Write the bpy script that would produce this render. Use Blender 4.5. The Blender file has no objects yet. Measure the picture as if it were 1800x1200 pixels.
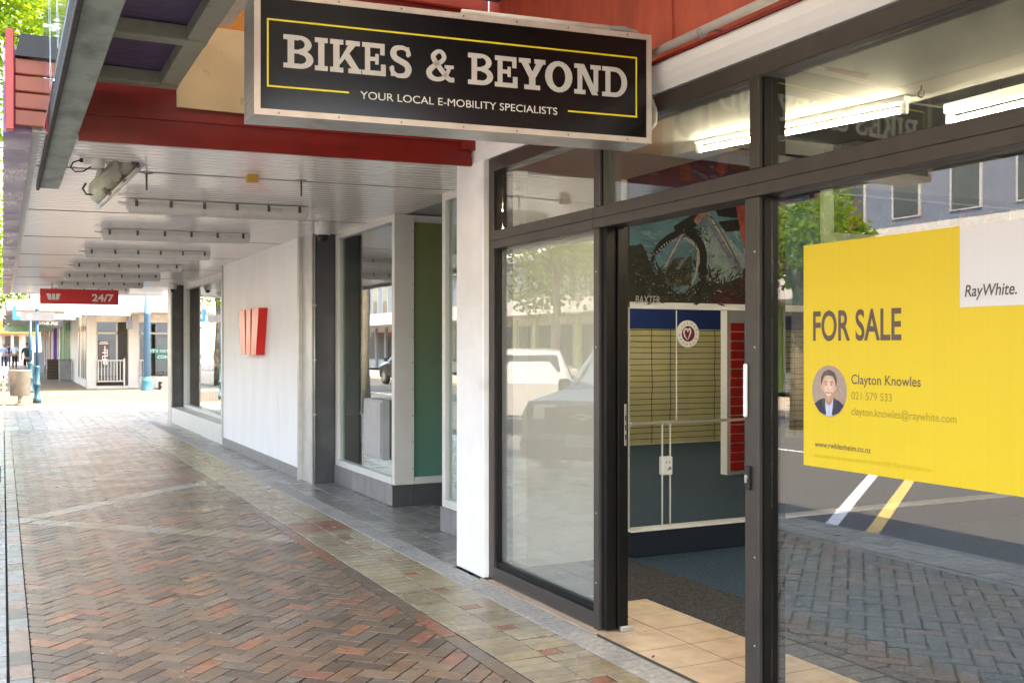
import bpy, bmesh, math, random
from mathutils import Vector, Matrix
random.seed(7)
R = random.random
def U(a, b): return a + (b - a) * R()
scene = bpy.context.scene
COL = scene.collection
# ---------------------------------------------------------------- camera, world, sun, exposure
TH = math.atan(895 / 1800.0)
cd = bpy.data.cameras.new('camera'); cam = bpy.data.objects.new('camera', cd); COL.objects.link(cam)
cd.sensor_width = 36; cd.lens = 36.0; cd.shift_y = 10 / 1800.0
cd.clip_start = 0.05; cd.clip_end = 900
cam.location = (0, 0, 1.5); cam.rotation_euler = (math.pi / 2, 0, -TH)
scene.camera = cam
SUN = Vector((0.62, -0.50, 1.0)).normalized()
wd = bpy.data.worlds.new('World'); scene.world = wd; wd.use_nodes = True
wt = wd.node_tree; bg = wt.nodes['Background']
sk = wt.nodes.new('ShaderNodeTexSky'); sk.sky_type = 'NISHITA'; sk.sun_disc = False
sk.sun_elevation = math.asin(SUN.z); sk.sun_rotation = math.atan2(SUN.x, SUN.y)
wt.links.new(sk.outputs[0], bg.inputs[0]); bg.inputs[1].default_value = 0.15
sl = bpy.data.lights.new('sun', 'SUN'); so = bpy.data.objects.new('sun', sl); COL.objects.link(so)
sl.energy = 2.0; sl.angle = math.radians(0.5); sl.color = (1.0, 0.95, 0.86)
so.rotation_euler = SUN.to_track_quat('Z', 'Y').to_euler(); so.location = (10, -10, 30)
vs = scene.view_settings; vs.view_transform = 'Standard'; vs.look = 'None'; vs.gamma = 1; vs.exposure = 3.65
vs.use_white_balance = True; vs.white_balance_temperature = 8900; vs.white_balance_tint = 15
vs.use_curve_mapping = False
try: scene.cycles.max_bounces = 12; scene.cycles.transparent_max_bounces = 24; scene.cycles.sample_clamp_indirect = 6
except Exception: pass

# ---------------------------------------------------------------- materials
MATS = {}
def mat(name, col, rough=0.5, metal=0.0, var=0.12, scale=6.0, bump=0.0, bscale=80.0, spec=0.5, emit=None, stretch=None,
        rvar=0.0, dirt=None, dscale=2.0, dlo=0.5, dhi=0.7, coat=0.0):
    if name in MATS: return MATS[name]
    m = bpy.data.materials.new(name); m.use_nodes = True; MATS[name] = m
    nt = m.node_tree; b = nt.nodes['Principled BSDF']; N = nt.nodes.new; Lk = nt.links.new
    b.inputs['Roughness'].default_value = rough; b.inputs['Metallic'].default_value = metal
    b.inputs['Specular IOR Level'].default_value = spec
    if coat: b.inputs['Coat Weight'].default_value = coat; b.inputs['Coat Roughness'].default_value = .08
    geo = N('ShaderNodeNewGeometry'); pos = geo.outputs['Position']
    if stretch:
        mp = N('ShaderNodeMapping'); mp.inputs['Scale'].default_value = stretch; Lk(pos, mp.inputs[0]); pos = mp.outputs[0]
    no = N('ShaderNodeTexNoise'); no.inputs['Scale'].default_value = scale; no.inputs['Detail'].default_value = 5
    Lk(pos, no.inputs['Vector'])
    mx = N('ShaderNodeMix'); mx.data_type = 'RGBA'
    mr = N('ShaderNodeMapRange'); mr.inputs[1].default_value = 0.3; mr.inputs[2].default_value = 0.7
    Lk(no.outputs[0], mr.inputs[0]); Lk(mr.outputs[0], mx.inputs[0])
    mx.inputs[6].default_value = (*[c * (1 - var) for c in col], 1); mx.inputs[7].default_value = (*[min(1, c * (1 + var)) for c in col], 1)
    out = mx.outputs[2]
    if dirt:
        n2 = N('ShaderNodeTexNoise'); n2.inputs['Scale'].default_value = dscale; n2.inputs['Detail'].default_value = 8; Lk(pos, n2.inputs['Vector'])
        m2 = N('ShaderNodeMapRange'); m2.inputs[1].default_value = dlo; m2.inputs[2].default_value = dhi; Lk(n2.outputs[0], m2.inputs[0])
        x2 = N('ShaderNodeMix'); x2.data_type = 'RGBA'; Lk(m2.outputs[0], x2.inputs[0]); Lk(out, x2.inputs[6]); x2.inputs[7].default_value = (*dirt, 1)
        out = x2.outputs[2]
    Lk(out, b.inputs['Base Color'])
    if rvar:
        n3 = N('ShaderNodeTexNoise'); n3.inputs['Scale'].default_value = 1.7; n3.inputs['Detail'].default_value = 6; Lk(geo.outputs['Position'], n3.inputs['Vector'])
        m3 = N('ShaderNodeMapRange'); m3.inputs[1].default_value = .3; m3.inputs[2].default_value = .7
        m3.inputs[3].default_value = max(0.02, rough - rvar); m3.inputs[4].default_value = rough + rvar
        Lk(n3.outputs[0], m3.inputs[0]); Lk(m3.outputs[0], b.inputs['Roughness'])
    if bump:
        n4 = N('ShaderNodeTexNoise'); n4.inputs['Scale'].default_value = bscale; n4.inputs['Detail'].default_value = 4; Lk(geo.outputs['Position'], n4.inputs['Vector'])
        bp = N('ShaderNodeBump'); bp.inputs['Strength'].default_value = bump; bp.inputs['Distance'].default_value = 0.004
        Lk(n4.outputs[0], bp.inputs['Height']); Lk(bp.outputs[0], b.inputs['Normal'])
    if emit:
        b.inputs['Emission Color'].default_value = (*emit[0], 1); b.inputs['Emission Strength'].default_value = emit[1]
    return m
def glass(name, tint=(0.93, 0.97, 0.95), f0=0.08, rough=0.0, film=None, filmfac=0.0, wav=0.0):
    m = bpy.data.materials.new(name); m.use_nodes = True; nt = m.node_tree; nt.nodes.clear(); N = nt.nodes.new; Lk = nt.links.new
    o = N('ShaderNodeOutputMaterial'); tr = N('ShaderNodeBsdfTransparent'); tr.inputs[0].default_value = (*tint, 1)
    gl = N('ShaderNodeBsdfGlossy'); gl.inputs['Roughness'].default_value = rough; gl.inputs[0].default_value = (1, 1, 1, 1)
    lw = N('ShaderNodeLayerWeight'); lw.inputs[0].default_value = 0.5
    pw = N('ShaderNodeMath'); pw.operation = 'POWER'; Lk(lw.outputs['Facing'], pw.inputs[0]); pw.inputs[1].default_value = 4
    ma = N('ShaderNodeMath'); ma.operation = 'MULTIPLY_ADD'; Lk(pw.outputs[0], ma.inputs[0]); ma.inputs[1].default_value = 1 - f0; ma.inputs[2].default_value = f0
    base = tr.outputs[0]
    if film:
        df = N('ShaderNodeBsdfTranslucent'); df.inputs[0].default_value = (*film, 1)
        d2 = N('ShaderNodeBsdfDiffuse'); d2.inputs[0].default_value = (*film, 1)
        a = N('ShaderNodeMixShader'); a.inputs[0].default_value = .5; Lk(df.outputs[0], a.inputs[1]); Lk(d2.outputs[0], a.inputs[2])
        ms = N('ShaderNodeMixShader'); ms.inputs[0].default_value = filmfac; Lk(base, ms.inputs[1]); Lk(a.outputs[0], ms.inputs[2]); base = ms.outputs[0]
    if wav:
        ge = N('ShaderNodeNewGeometry'); no = N('ShaderNodeTexNoise'); no.inputs['Scale'].default_value = 2.2; no.inputs['Detail'].default_value = 1; Lk(ge.outputs['Position'], no.inputs['Vector'])
        bp = N('ShaderNodeBump'); bp.inputs['Strength'].default_value = wav; bp.inputs['Distance'].default_value = 0.01; Lk(no.outputs[0], bp.inputs['Height']); Lk(bp.outputs[0], gl.inputs['Normal'])
    mx = N('ShaderNodeMixShader'); Lk(ma.outputs[0], mx.inputs[0]); Lk(base, mx.inputs[1]); Lk(gl.outputs[0], mx.inputs[2])
    Lk(mx.outputs[0], o.inputs[0]); return m
def leafmat(name, col, tcol):
    m = bpy.data.materials.new(name); m.use_nodes = True; nt = m.node_tree; nt.nodes.clear(); N = nt.nodes.new; Lk = nt.links.new
    o = N('ShaderNodeOutputMaterial'); d = N('ShaderNodeBsdfDiffuse'); t = N('ShaderNodeBsdfTranslucent')
    ge = N('ShaderNodeNewGeometry'); no = N('ShaderNodeTexNoise'); no.inputs['Scale'].default_value = 1.3; Lk(ge.outputs['Position'], no.inputs['Vector'])
    for sh, c in ((d, col), (t, tcol)):
        mx = N('ShaderNodeMix'); mx.data_type = 'RGBA'; Lk(no.outputs[0], mx.inputs[0])
        mx.inputs[6].default_value = (*[k * .6 for k in c], 1); mx.inputs[7].default_value = (*[k * 1.4 for k in c], 1); Lk(mx.outputs[2], sh.inputs[0])
    a = N('ShaderNodeMixShader'); a.inputs[0].default_value = .5; Lk(d.outputs[0], a.inputs[1]); Lk(t.outputs[0], a.inputs[2]); Lk(a.outputs[0], o.inputs[0]); return m

M_frame = mat('dark bronze aluminium', (.066, .055, .049), .4, .3, .1, 9, spec=.5, rvar=.08)
M_blackf = mat('black aluminium', (.006, .0055, .0055), .45, 0, .2, 9, spec=.25, dirt=(.03, .03, .03), dscale=30, dlo=.68, dhi=.8)
M_white = mat('white wall paint', (.86, .85, .83), .55, 0, .04, 3, bump=.12, bscale=40, dirt=(.74, .72, .69), dscale=2.5, dlo=.6, dhi=1.0, stretch=(1, 1, .35))
M_whitegl = mat('white gloss paint', (.86, .86, .86), .3, 0, .03, 3)
M_pier = mat('white pier paint', (.86, .85, .84), .6, 0, .05, 5, bump=.5, bscale=26, dirt=(.5, .49, .47), dscale=3, dlo=.62, dhi=.95)
M_red = mat('red steel paint', (.24, .014, .010), .35, 0, .12, 4, spec=.4)
M_redwall = mat('red wall paint', (.60, .11, .06), .5, 0, .16, 5, stretch=(1, 3, 1.2))
M_orange = mat('orange wall paint', (.55, .20, .02), .55, 0, .08, 4)
M_cream = mat('cream painted board', (.66, .50, .29), .6, 0, .06, 5, dirt=(.35, .25, .14), dscale=14, dlo=.66, dhi=.8)
M_purple = mat('purple plywood', (.115, .082, .155), .6, 0, .3, 5, stretch=(2, 14, 2), bump=.2)
M_green = mat('weathered green steel', (.27, .33, .28), .5, 0, .15, 5, dirt=(.10, .11, .10), dscale=4, dlo=.48, dhi=.75, stretch=(2, 1, 1))
M_green2 = mat('grey green timber', (.34, .35, .26), .6, 0, .12, 6, dirt=(.15, .13, .09), dscale=6, dlo=.52, dhi=.8)
M_rust = mat('dark weathered lip', (.035, .03, .028), .7, 0, .4, 12)
M_soffit = mat('white gloss soffit', (.82, .77, .73), .17, 0, .05, 2, stretch=(1, 6, 1), dirt=(.52, .47, .43), dscale=2, dlo=.62, dhi=1.0)
M_alu = mat('brushed aluminium', (.62, .60, .57), .38, .75, .1, 12, stretch=(1, 1, 8), dirt=(.4, .33, .28), dscale=7, dlo=.55, dhi=.8)
M_alupink = mat('weathered sign frame', (.55, .46, .41), .45, .4, .12, 10, dirt=(.3, .22, .18), dscale=25, dlo=.66, dhi=.8)
M_signblk = mat('black sign face', (.008, .006, .006), .16, 0, .2, 3, spec=.3)
M_letter = mat('sign lettering cream', (.56, .53, .50), .4, 0, .04, 4)
M_yel = mat('sign yellow line', (.85, .68, .02), .4, 0, .03, 4)
M_char = mat('charcoal panel', (.052, .054, .062), .42, 0, .15, 5, dirt=(.08, .08, .085), dscale=5)
M_silver = mat('silver trim', (.50, .49, .47), .42, .5, .1, 8)
M_winframe = mat('pale window frame', (.66, .65, .61), .45, .1, .05, 5)
M_greytile = mat('grey wall tile', (.20, .19, .19), .4, 0, .15, 8)
M_dktile = mat('dark wall tile', (.075, .075, .08), .35, 0, .15, 8)
M_conc = mat('concrete strip', (.37, .345, .31), .65, 0, .3, 30, bump=.4, bscale=90, dirt=(.2, .19, .18), dscale=3, dlo=.5, dhi=.8)
M_kerb = mat('pale kerb', (.30, .28, .25), .7, 0, .12, 8, bump=.3)
M_asph = mat('asphalt', (.085, .085, .085), .8, 0, .25, 40, bump=.6, bscale=200)
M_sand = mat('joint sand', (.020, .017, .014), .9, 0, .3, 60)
M_tile = mat('tan floor tile', (.60, .43, .29), .35, 0, .13, 9, dirt=(.42, .25, .14), dscale=7, dlo=.5, dhi=.8)
M_grout = mat('tile grout', (.085, .07, .055), .8)
M_mat = mat('entrance mat', (.05, .047, .048), .95, 0, .98, 75, bump=.6, bscale=250)
M_carpet = mat('blue carpet', (.028, .066, .105), .95, 0, .6, 60, bump=.5, bscale=250)
M_navy = mat('navy carpet skirting', (.008, .016, .030), .95, 0, .3, 110)
M_mirror = mat('mirror', (.86, .88, .87), .0, 1.0, 0, 1)
M_emblem = mat('bright red emblem', (.70, .016, .010), .32, 0, .02, 3)
M_redsign = mat('red sign face', (.62, .008, .012), .3, 0, .02, 3)
M_text = mat('cream text', (.72, .70, .66), .5, 0, .02, 3)
M_dktext = mat('dark grey text', (.10, .085, .08), .5, 0, .02, 3)
M_batten = mat('white batten polycarbonate', (.66, .63, .59), .3, 0, .05, 8, dirt=(.42, .38, .33), dscale=9, dlo=.55, dhi=.9)
M_clip = mat('grey clip', (.12, .11, .10), .4, .6)
M_black = mat('black plastic', (.012, .012, .012), .5)
M_lamp = mat('weathered floodlight', (.38, .39, .32), .5, .1, .12, 8, dirt=(.2, .2, .16), dscale=9, dlo=.52, dhi=.8)
M_pvc = mat('grey pvc', (.74, .71, .66), .45, 0, .08, 8)
M_flex = mat('grey flex', (.30, .29, .26), .5)
M_tube = mat('lit tube', (1, 1, 1), .5, emit=((1.0, 1.0, .86), 9.5))
M_ceil = mat('interior ceiling', (.31, .31, .285), .7, 0, .03)
M_inwall = mat('interior wall', (.82, .82, .79), .6, 0, .03)
M_poster = mat('yellow corflute', (.76, .55, .025), .34, 0, .018, 2, stretch=(1, 40, .3))
M_poswhite = mat('white corflute', (.72, .72, .74), .4, 0, .015, 2, stretch=(1, 40, .3))
M_bluepost = mat('blue post paint', (.003, .065, .14), .4)
M_lampblue = mat('pale blue lamp post', (.05, .15, .25), .45)
M_timber = mat('bench timber', (.35, .24, .15), .6, 0, .2, 12)
M_bark = mat('bark', (.12, .10, .075), .9, 0, .4, 12, bump=.8, bscale=25)
M_leaf = leafmat('fresh green leaf', (.09, .15, .02), (.26, .40, .03))
M_leaf2 = leafmat('deep green leaf', (.06, .11, .02), (.16, .28, .03))
G_clear = glass('clear shop glass', (.95, .97, .96), .11, wav=.012)
G_hazy = glass('hazy shop glass', (.95, .97, .96), .06, wav=.012, film=(.72, .75, .71), filmfac=.24)
G_bank = glass('greenish bank glass', (.80, .90, .86), .13, wav=.01)
G_frost = glass('green frosted glass', (.5, .72, .62), .06, rough=.02, film=(.16, .33, .26), filmfac=.75)
def zramp_film(m, z0, z1, c0, c1, c2):
    nt = m.node_tree; N = nt.nodes.new; g = N('ShaderNodeNewGeometry'); sp = N('ShaderNodeSeparateXYZ'); nt.links.new(g.outputs['Position'], sp.inputs[0])
    mr = N('ShaderNodeMapRange'); mr.inputs[1].default_value = z0; mr.inputs[2].default_value = z1; nt.links.new(sp.outputs[2], mr.inputs[0])
    cr = N('ShaderNodeValToRGB'); e = cr.color_ramp.elements; e[0].color = (*c0, 1); e[1].color = (*c2, 1); q = e.new(.5); q.color = (*c1, 1); nt.links.new(mr.outputs[0], cr.inputs[0])
    for n in nt.nodes:
        if n.type in ('BSDF_DIFFUSE', 'BSDF_TRANSLUCENT'): nt.links.new(cr.outputs[0], n.inputs[0])
zramp_film(G_frost, .3, 2.6, (.20, .50, .42), (.34, .46, .30), (.46, .46, .20))
G_sheet = glass('clear plastic sheet', (.92, .93, .93), .06, rough=.03, film=(.8, .8, .8), filmfac=.14)
G_sky = glass('skylight sheet', (.85, .85, .83), .05, rough=.2, film=(.9, .87, .8), filmfac=.93)

# ---------------------------------------------------------------- mesh helpers
class MB:
    def __init__(s): s.bm = bmesh.new(); s.mi = 0
    def _f(s, vs, smooth=False):
        try: f = s.bm.faces.new(vs)
        except ValueError: return None
        f.material_index = s.mi; f.smooth = smooth; return f
    def box(s, x0, x1, y0, y1, z0, z1, bev=0.0, M=None, seg=1):
        p = [(x0, y0, z0), (x1, y0, z0), (x1, y1, z0), (x0, y1, z0), (x0, y0, z1), (x1, y0, z1), (x1, y1, z1), (x0, y1, z1)]
        v = [s.bm.verts.new(M @ Vector(q) if M else q) for q in p]
        fs = [s._f([v[i] for i in q]) for q in ((0, 3, 2, 1), (4, 5, 6, 7), (0, 1, 5, 4), (1, 2, 6, 5), (2, 3, 7, 6), (3, 0, 4, 7))]
        if bev:
            es = set(e for f in fs for e in f.edges)
            r = bmesh.ops.bevel(s.bm, geom=list(es), offset=bev, segments=seg, affect='EDGES', profile=.5)
            for f in r['faces']: f.material_index = s.mi
        return s
    def poly(s, pts): return s._f([s.bm.verts.new(p) for p in pts])
    def prism(s, poly, d):
        """poly: list of 3D points (planar), d: extrude vector"""
        d = Vector(d); a = [s.bm.verts.new(p) for p in poly]; b = [s.bm.verts.new(Vector(p) + d) for p in poly]; n = len(poly)
        s._f(a[::-1]); s._f(b)
        for i in range(n): s._f([a[i], a[(i + 1) % n], b[(i + 1) % n], b[i]])
        return s
    def tube(s, pts, r, seg=8, cap=True):
        pts = [Vector(p) for p in pts]; n = len(pts); rings = []
        rr = r if isinstance(r, (list, tuple)) else [r] * n
        up = None
        for i, p in enumerate(pts):
            t = (pts[min(i + 1, n - 1)] - pts[max(i - 1, 0)]).normalized()
            if up is None: up = Vector((0, 0, 1)) if abs(t.z) < .9 else Vector((1, 0, 0))
            a = t.cross(up); a = a.normalized() if a.length > 1e-6 else t.orthogonal().normalized(); b = t.cross(a).normalized(); up = -b if False else a.cross(t)
            rings.append([s.bm.verts.new(p + (a * math.cos(2 * math.pi * k / seg) + b * math.sin(2 * math.pi * k / seg)) * rr[i]) for k in range(seg)])
        for i in range(n - 1):
            for k in range(seg): s._f([rings[i][k], rings[i][(k + 1) % seg], rings[i + 1][(k + 1) % seg], rings[i + 1][k]], True)
        if cap: s._f(rings[0][::-1]); s._f(rings[-1])
        return s
    def lathe(s, prof, c=(0, 0, 0), seg=20, M=None):
        """prof: list of (r,z) revolved about z"""
        c = Vector(c); rings = []
        for r, z in prof:
            ring = []
            for k in range(seg):
                q = Vector((r * math.cos(2 * math.pi * k / seg), r * math.sin(2 * math.pi * k / seg), z))
                ring.append(s.bm.verts.new((M @ q if M else q) + c))
            rings.append(ring)
        for i in range(len(prof) - 1):
            for k in range(seg): s._f([rings[i][k], rings[i][(k + 1) % seg], rings[i + 1][(k + 1) % seg], rings[i + 1][k]], True)
        s._f(rings[0][::-1]); s._f(rings[-1]); return s
    def loft(s, rings, cap=True, smooth=True):
        rv = [[s.bm.verts.new(p) for p in r] for r in rings]; n = len(rings[0])
        for i in range(len(rv) - 1):
            for k in range(n): s._f([rv[i][k], rv[i][(k + 1) % n], rv[i + 1][(k + 1) % n], rv[i + 1][k]], smooth)
        if cap: s._f(rv[0][::-1]); s._f(rv[-1])
        return s
    def mesh(s, name, mats):
        bmesh.ops.recalc_face_normals(s.bm, faces=s.bm.faces[:])
        me = bpy.data.meshes.new(name); s.bm.to_mesh(me); s.bm.free()
        for m in (mats if isinstance(mats, (list, tuple)) else [mats]): me.materials.append(m)
        return me
    def build(s, name, mats, parent=None, **k):
        return link(name, s.mesh(name, mats), parent, **k)
def link(name, me, parent=None, kind=None, label=None):
    o = bpy.data.objects.new(name, me); COL.objects.link(o)
    if parent:
        o.parent = parent
        if parent.type == 'EMPTY': o.location = -parent.location
    if kind: o['kind'] = kind
    if label: o['label'] = label
    return o
def tag(o, label, cat, group=None):
    o['label'] = label; o['category'] = cat
    if group: o['group'] = group
    return o
def thing(name, label, cat, loc=(0, 0, 0), group=None):
    o = bpy.data.objects.new(name, None); COL.objects.link(o); o.location = loc; o.empty_display_size = .1
    return tag(o, label, cat, group)
def copy_tree(o, parent=None):
    c = o.copy(); COL.objects.link(c)
    if parent: c.parent = parent
    for ch in list(o.children): copy_tree(ch, c)
    return c
def B(*a, **k): return MB().box(*a, **k)
def frame_mat(o, u, v):
    """4x4 matrix: local x -> u, local y -> v, local z -> u x v, origin o"""
    u = Vector(u).normalized(); v = Vector(v).normalized(); n = u.cross(v)
    return Matrix(((u.x, v.x, n.x, o[0]), (u.y, v.y, n.y, o[1]), (u.z, v.z, n.z, o[2]), (0, 0, 0, 1)))
def text_mesh(name, txt, size, M, m, width=None, bold=0.0, align='LEFT', shear=0.0, spacing=1.0):
    """flat lettering; M maps text plane to the world; width scales to a given total width"""
    cu = bpy.data.curves.new(name, 'FONT'); cu.body = txt; cu.size = 1; cu.offset = bold; cu.shear = shear; cu.space_character = spacing; cu.extrude = 0.0
    ob = bpy.data.objects.new(name, cu); COL.objects.link(ob)
    dg = bpy.context.evaluated_depsgraph_get(); me = bpy.data.meshes.new_from_object(ob.evaluated_get(dg))
    bpy.data.objects.remove(ob); bpy.data.curves.remove(cu)
    xs = [v.co.x for v in me.vertices]; ys = [v.co.y for v in me.vertices]
    x0, x1 = min(xs), max(xs); capH = .729
    sy = size / capH; sx = sy if width is None else width / (x1 - x0)
    tot = (x1 - x0) * sx; off = {'LEFT': 0, 'CENTER': -tot / 2, 'RIGHT': -tot}[align]
    for v in me.vertices:
        v.co = M @ Vector(((v.co.x - x0) * sx + off, v.co.y * sy, 0))
    me.name = name; me.materials.clear(); me.materials.append(m); return me
def join_meshes(name, meshes, mats_of=None):
    bm = bmesh.new(); mats = []
    for me in meshes:
        m = me.materials[0]
        if m not in mats: mats.append(m)
        n0 = len(bm.faces); bm.from_mesh(me); bm.faces.ensure_lookup_table()
        for f in bm.faces[n0:]: f.material_index = mats.index(m)
    out = bpy.data.meshes.new(name); bm.to_mesh(out); bm.free()
    for m in mats: out.materials.append(m)
    return out
def spline(P, Wd, n=6):
    out, ow = [], []
    for i in range(len(P) - 1):
        p0, p1, p2, p3 = (Vector(P[max(i - 1, 0)]), Vector(P[i]), Vector(P[i + 1]), Vector(P[min(i + 2, len(P) - 1)]))
        for k in range(n):
            t = k / n; out.append(tuple(.5 * ((2 * p1) + (p2 - p0) * t + (2 * p0 - 5 * p1 + 4 * p2 - p3) * t * t + (3 * p1 - p0 - 3 * p2 + p3) * t ** 3))); ow.append(Wd[i] + (Wd[i + 1] - Wd[i]) * t)
    out.append(P[-1]); ow.append(Wd[-1]); return out, ow
# flat artwork drawn on a plane, every shape a little proud of the last
class Art:
    def __init__(s, M, step=.00025, z0=.0012): s.M = M; s.mb = MB(); s.mats = []; s.z = z0; s.step = step
    def _m(s, m):
        if m not in s.mats: s.mats.append(m)
        s.mb.mi = s.mats.index(m); s.z += s.step
    def poly(s, pts, m):
        s._m(m); s.mb.poly([s.M @ Vector((p[0], p[1], s.z)) for p in pts]); return s
    def rect(s, x0, y0, x1, y1, m): return s.poly([(x0, y0), (x1, y0), (x1, y1), (x0, y1)], m)
    def disc(s, cx, cy, rx, ry, m, n=28): return s.poly([(cx + rx * math.cos(2 * math.pi * k / n), cy + ry * math.sin(2 * math.pi * k / n)) for k in range(n)], m)
    def band(s, cx, cy, ro, ri, a0, a1, m, n=14, ryo=None, ryi=None):
        s._m(m); ryo = ryo or ro; ryi = ryi or ri; P = []
        for k in range(n + 1):
            a = math.radians(a0 + (a1 - a0) * k / n)
            P.append((s.mb.bm.verts.new(s.M @ Vector((cx + ro * math.cos(a), cy + ryo * math.sin(a), s.z))), s.mb.bm.verts.new(s.M @ Vector((cx + ri * math.cos(a), cy + ryi * math.sin(a), s.z)))))
        for k in range(n): s.mb._f([P[k][0], P[k + 1][0], P[k + 1][1], P[k][1]])
        return s
    def line(s, pts, w, m, smooth=False):
        if smooth: pts, w = spline(pts, w)
        s._m(m); V = [Vector(p) for p in pts]; L = []
        ws = w if isinstance(w, (list, tuple)) else [w] * len(V)
        for i, p in enumerate(V):
            t = (V[min(i + 1, len(V) - 1)] - V[max(i - 1, 0)]).normalized(); nn = Vector((-t.y, t.x)) * ws[i] / 2
            L.append([s.mb.bm.verts.new(s.M @ Vector((q.x, q.y, s.z))) for q in (p + nn, p - nn)])
        for i in range(len(V) - 1): s.mb._f([L[i][0], L[i + 1][0], L[i + 1][1], L[i][1]])
        return s
    def build(s, name, parent): return s.mb.build(name, s.mats, parent)
def clip(poly, n, d):
    """keep the part of a 2D polygon where n.p >= d"""
    out = []
    for i in range(len(poly)):
        a, b = poly[i], poly[(i + 1) % len(poly)]; da = a[0] * n[0] + a[1] * n[1] - d; db = b[0] * n[0] + b[1] * n[1] - d
        if da >= 0: out.append(a)
        if (da >= 0) != (db >= 0):
            t = da / (da - db); out.append((a[0] + (b[0] - a[0]) * t, a[1] + (b[1] - a[1]) * t))
    return out
def area(p): return abs(sum(p[i][0] * p[(i + 1) % len(p)][1] - p[(i + 1) % len(p)][0] * p[i][1] for i in range(len(p)))) / 2
def add_paver(mb, poly, z, h=.017, ch=.0025, tilt=(0, 0), side=1):
    cx = sum(p[0] for p in poly) / len(poly); cy = sum(p[1] for p in poly) / len(poly); n = len(poly)
    lo = [mb.bm.verts.new((p[0], p[1], z - h)) for p in poly]; md = [mb.bm.verts.new((p[0], p[1], z - ch + tilt[0] * (p[0] - cx) + tilt[1] * (p[1] - cy))) for p in poly]
    tp = []
    for p in poly:
        dx, dy = cx - p[0], cy - p[1]; L = math.hypot(dx, dy) or 1; k = min(.0022 / L, .3)
        tp.append(mb.bm.verts.new((p[0] + dx * k, p[1] + dy * k, z + tilt[0] * (p[0] - cx) + tilt[1] * (p[1] - cy))))
    mb._f(tp)
    for i in range(n):
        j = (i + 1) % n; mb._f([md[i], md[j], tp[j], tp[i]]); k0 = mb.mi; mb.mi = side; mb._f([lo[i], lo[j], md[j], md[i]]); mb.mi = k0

# ================================================================ GROUND
def struct(name, mb, m, parent=None): return mb.build(name, m, parent, kind='structure')
struct('ground', B(-250, 250, -250, 300, -.6, -.34), M_asph)
road = struct('road', B(-12, -.56, -60, 160, -.34, -.25), M_asph)
M_lw = mat('white road paint', (.72, .72, .74), .7, 0, .12, 14, bump=.3); M_ly = mat('yellow road paint', (.66, .46, .16), .7, 0, .12, 14)
def stripe(a, b, w, m, nm):
    a, b = Vector(a), Vector(b); t = (b - a).normalized(); q = Vector((-t.y, t.x)) * w / 2
    MB().poly([(*(a + q), -.246), (*(a - q), -.246), (*(b - q), -.246), (*(b + q), -.246)])
    mb = MB(); mb.poly([(*(a + q), -.246), (*(a - q), -.246), (*(b - q), -.246), (*(b + q), -.246)]); mb.build(nm, m, road, kind='structure')
stripe((-.72, 6.96), (-5.6, 10.9), .13, M_lw, 'white_marking'); stripe((-.72, 6.46), (-5.6, 10.25), .13, M_ly, 'yellow_marking')
stripe((-.72, 2.6), (-5.4, 6.4), .13, M_lw, 'white_marking'); stripe((-6.2, -30), (-6.2, 100), .1, M_lw, 'white_marking')
struct('kerb', B(-.56, -.42, -40, 28.3, -.3, .0, bev=.02), M_kerb)
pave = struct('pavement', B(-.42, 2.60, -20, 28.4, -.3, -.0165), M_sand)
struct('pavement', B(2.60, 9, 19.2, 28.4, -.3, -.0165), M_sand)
struct('concrete_strip', B(2.603, 2.765, -6, 26, -.3, .001, bev=.003), M_conc)
cross = struct('cross_street', B(-.42, 60, 28.7, 36.2, -.3, -.03), mat('pale street paving', (.105, .086, .066), .75, 0, .15, 5, bump=.3))
struct('kerb', B(-.5, 60, 28.4, 28.7, -.3, .012, bev=.015), M_kerb)
struct('kerb', B(-.5, 60, 36.2, 36.5, -.3, .012, bev=.015), M_kerb)
farpave = struct('pavement', B(-.5, 60, 36.5, 150, -.3, 0.0), mat('tan far paving', (.20, .15, .105), .6, 0, .2, 3, rvar=.1))
struct('pavement', B(-17, -12, -60, 160, -.34, -.12), mat('far side paving', (.38, .33, .28), .7, 0, .15, 4))
BR = {}
def bmat(k, c, r=.28): BR[k] = mat('clay paver ' + k, c, r, 0, .2, 22, bump=.45, bscale=160, rvar=.05, dirt=[x * .6 + .02 for x in c], dscale=7, dlo=.45, dhi=.85)
for k, c in dict(d1=(0.132, 0.087, 0.058), d2=(0.178, 0.113, 0.071), d3=(0.208, 0.136, 0.086), d4=(0.250, 0.138, 0.078), d5=(0.190, 0.142, 0.102), r1=(0.360, 0.150, 0.078), r2=(0.300, 0.122, 0.070),
                 t1=(0.270, 0.172, 0.108), o1=(0.310, 0.235, 0.140), o2=(0.360, 0.285, 0.180), o3=(0.290, 0.222, 0.140), o4=(0.350, 0.262, 0.145), g1=(0.300, 0.275, 0.235), g2=(0.360, 0.335, 0.295), g3=(0.240, 0.225, 0.200),
                 p1=(0.330, 0.210, 0.150), k1=(0.200, 0.182, 0.165), k2=(0.245, 0.225, 0.205)).items(): bmat(k, c)
allp = []   # (name, polygon, key)
W = .097; G = .0072
def rect_poly(cx, cy, lx, ly, ang=0.0):
    c, s = math.cos(ang), math.sin(ang)
    return [(cx + x * c - y * s, cy + x * s + y * c) for x, y in ((-lx / 2, -ly / 2), (lx / 2, -ly / 2), (lx / 2, ly / 2), (-lx / 2, ly / 2))]
FX0, FX1, FY0, FY1, AP = .125, 2.035, 1.2, 20.45, 9.85
s2 = math.sqrt(.5); hw = .118
def d1c(q): return (-s2, s2), s2 * (AP) - s2 * .13 + q      # n.p >= d  <=> dist1 >= q
def d2c(q): return (s2, s2), s2 * (AP + .13) + q
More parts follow.
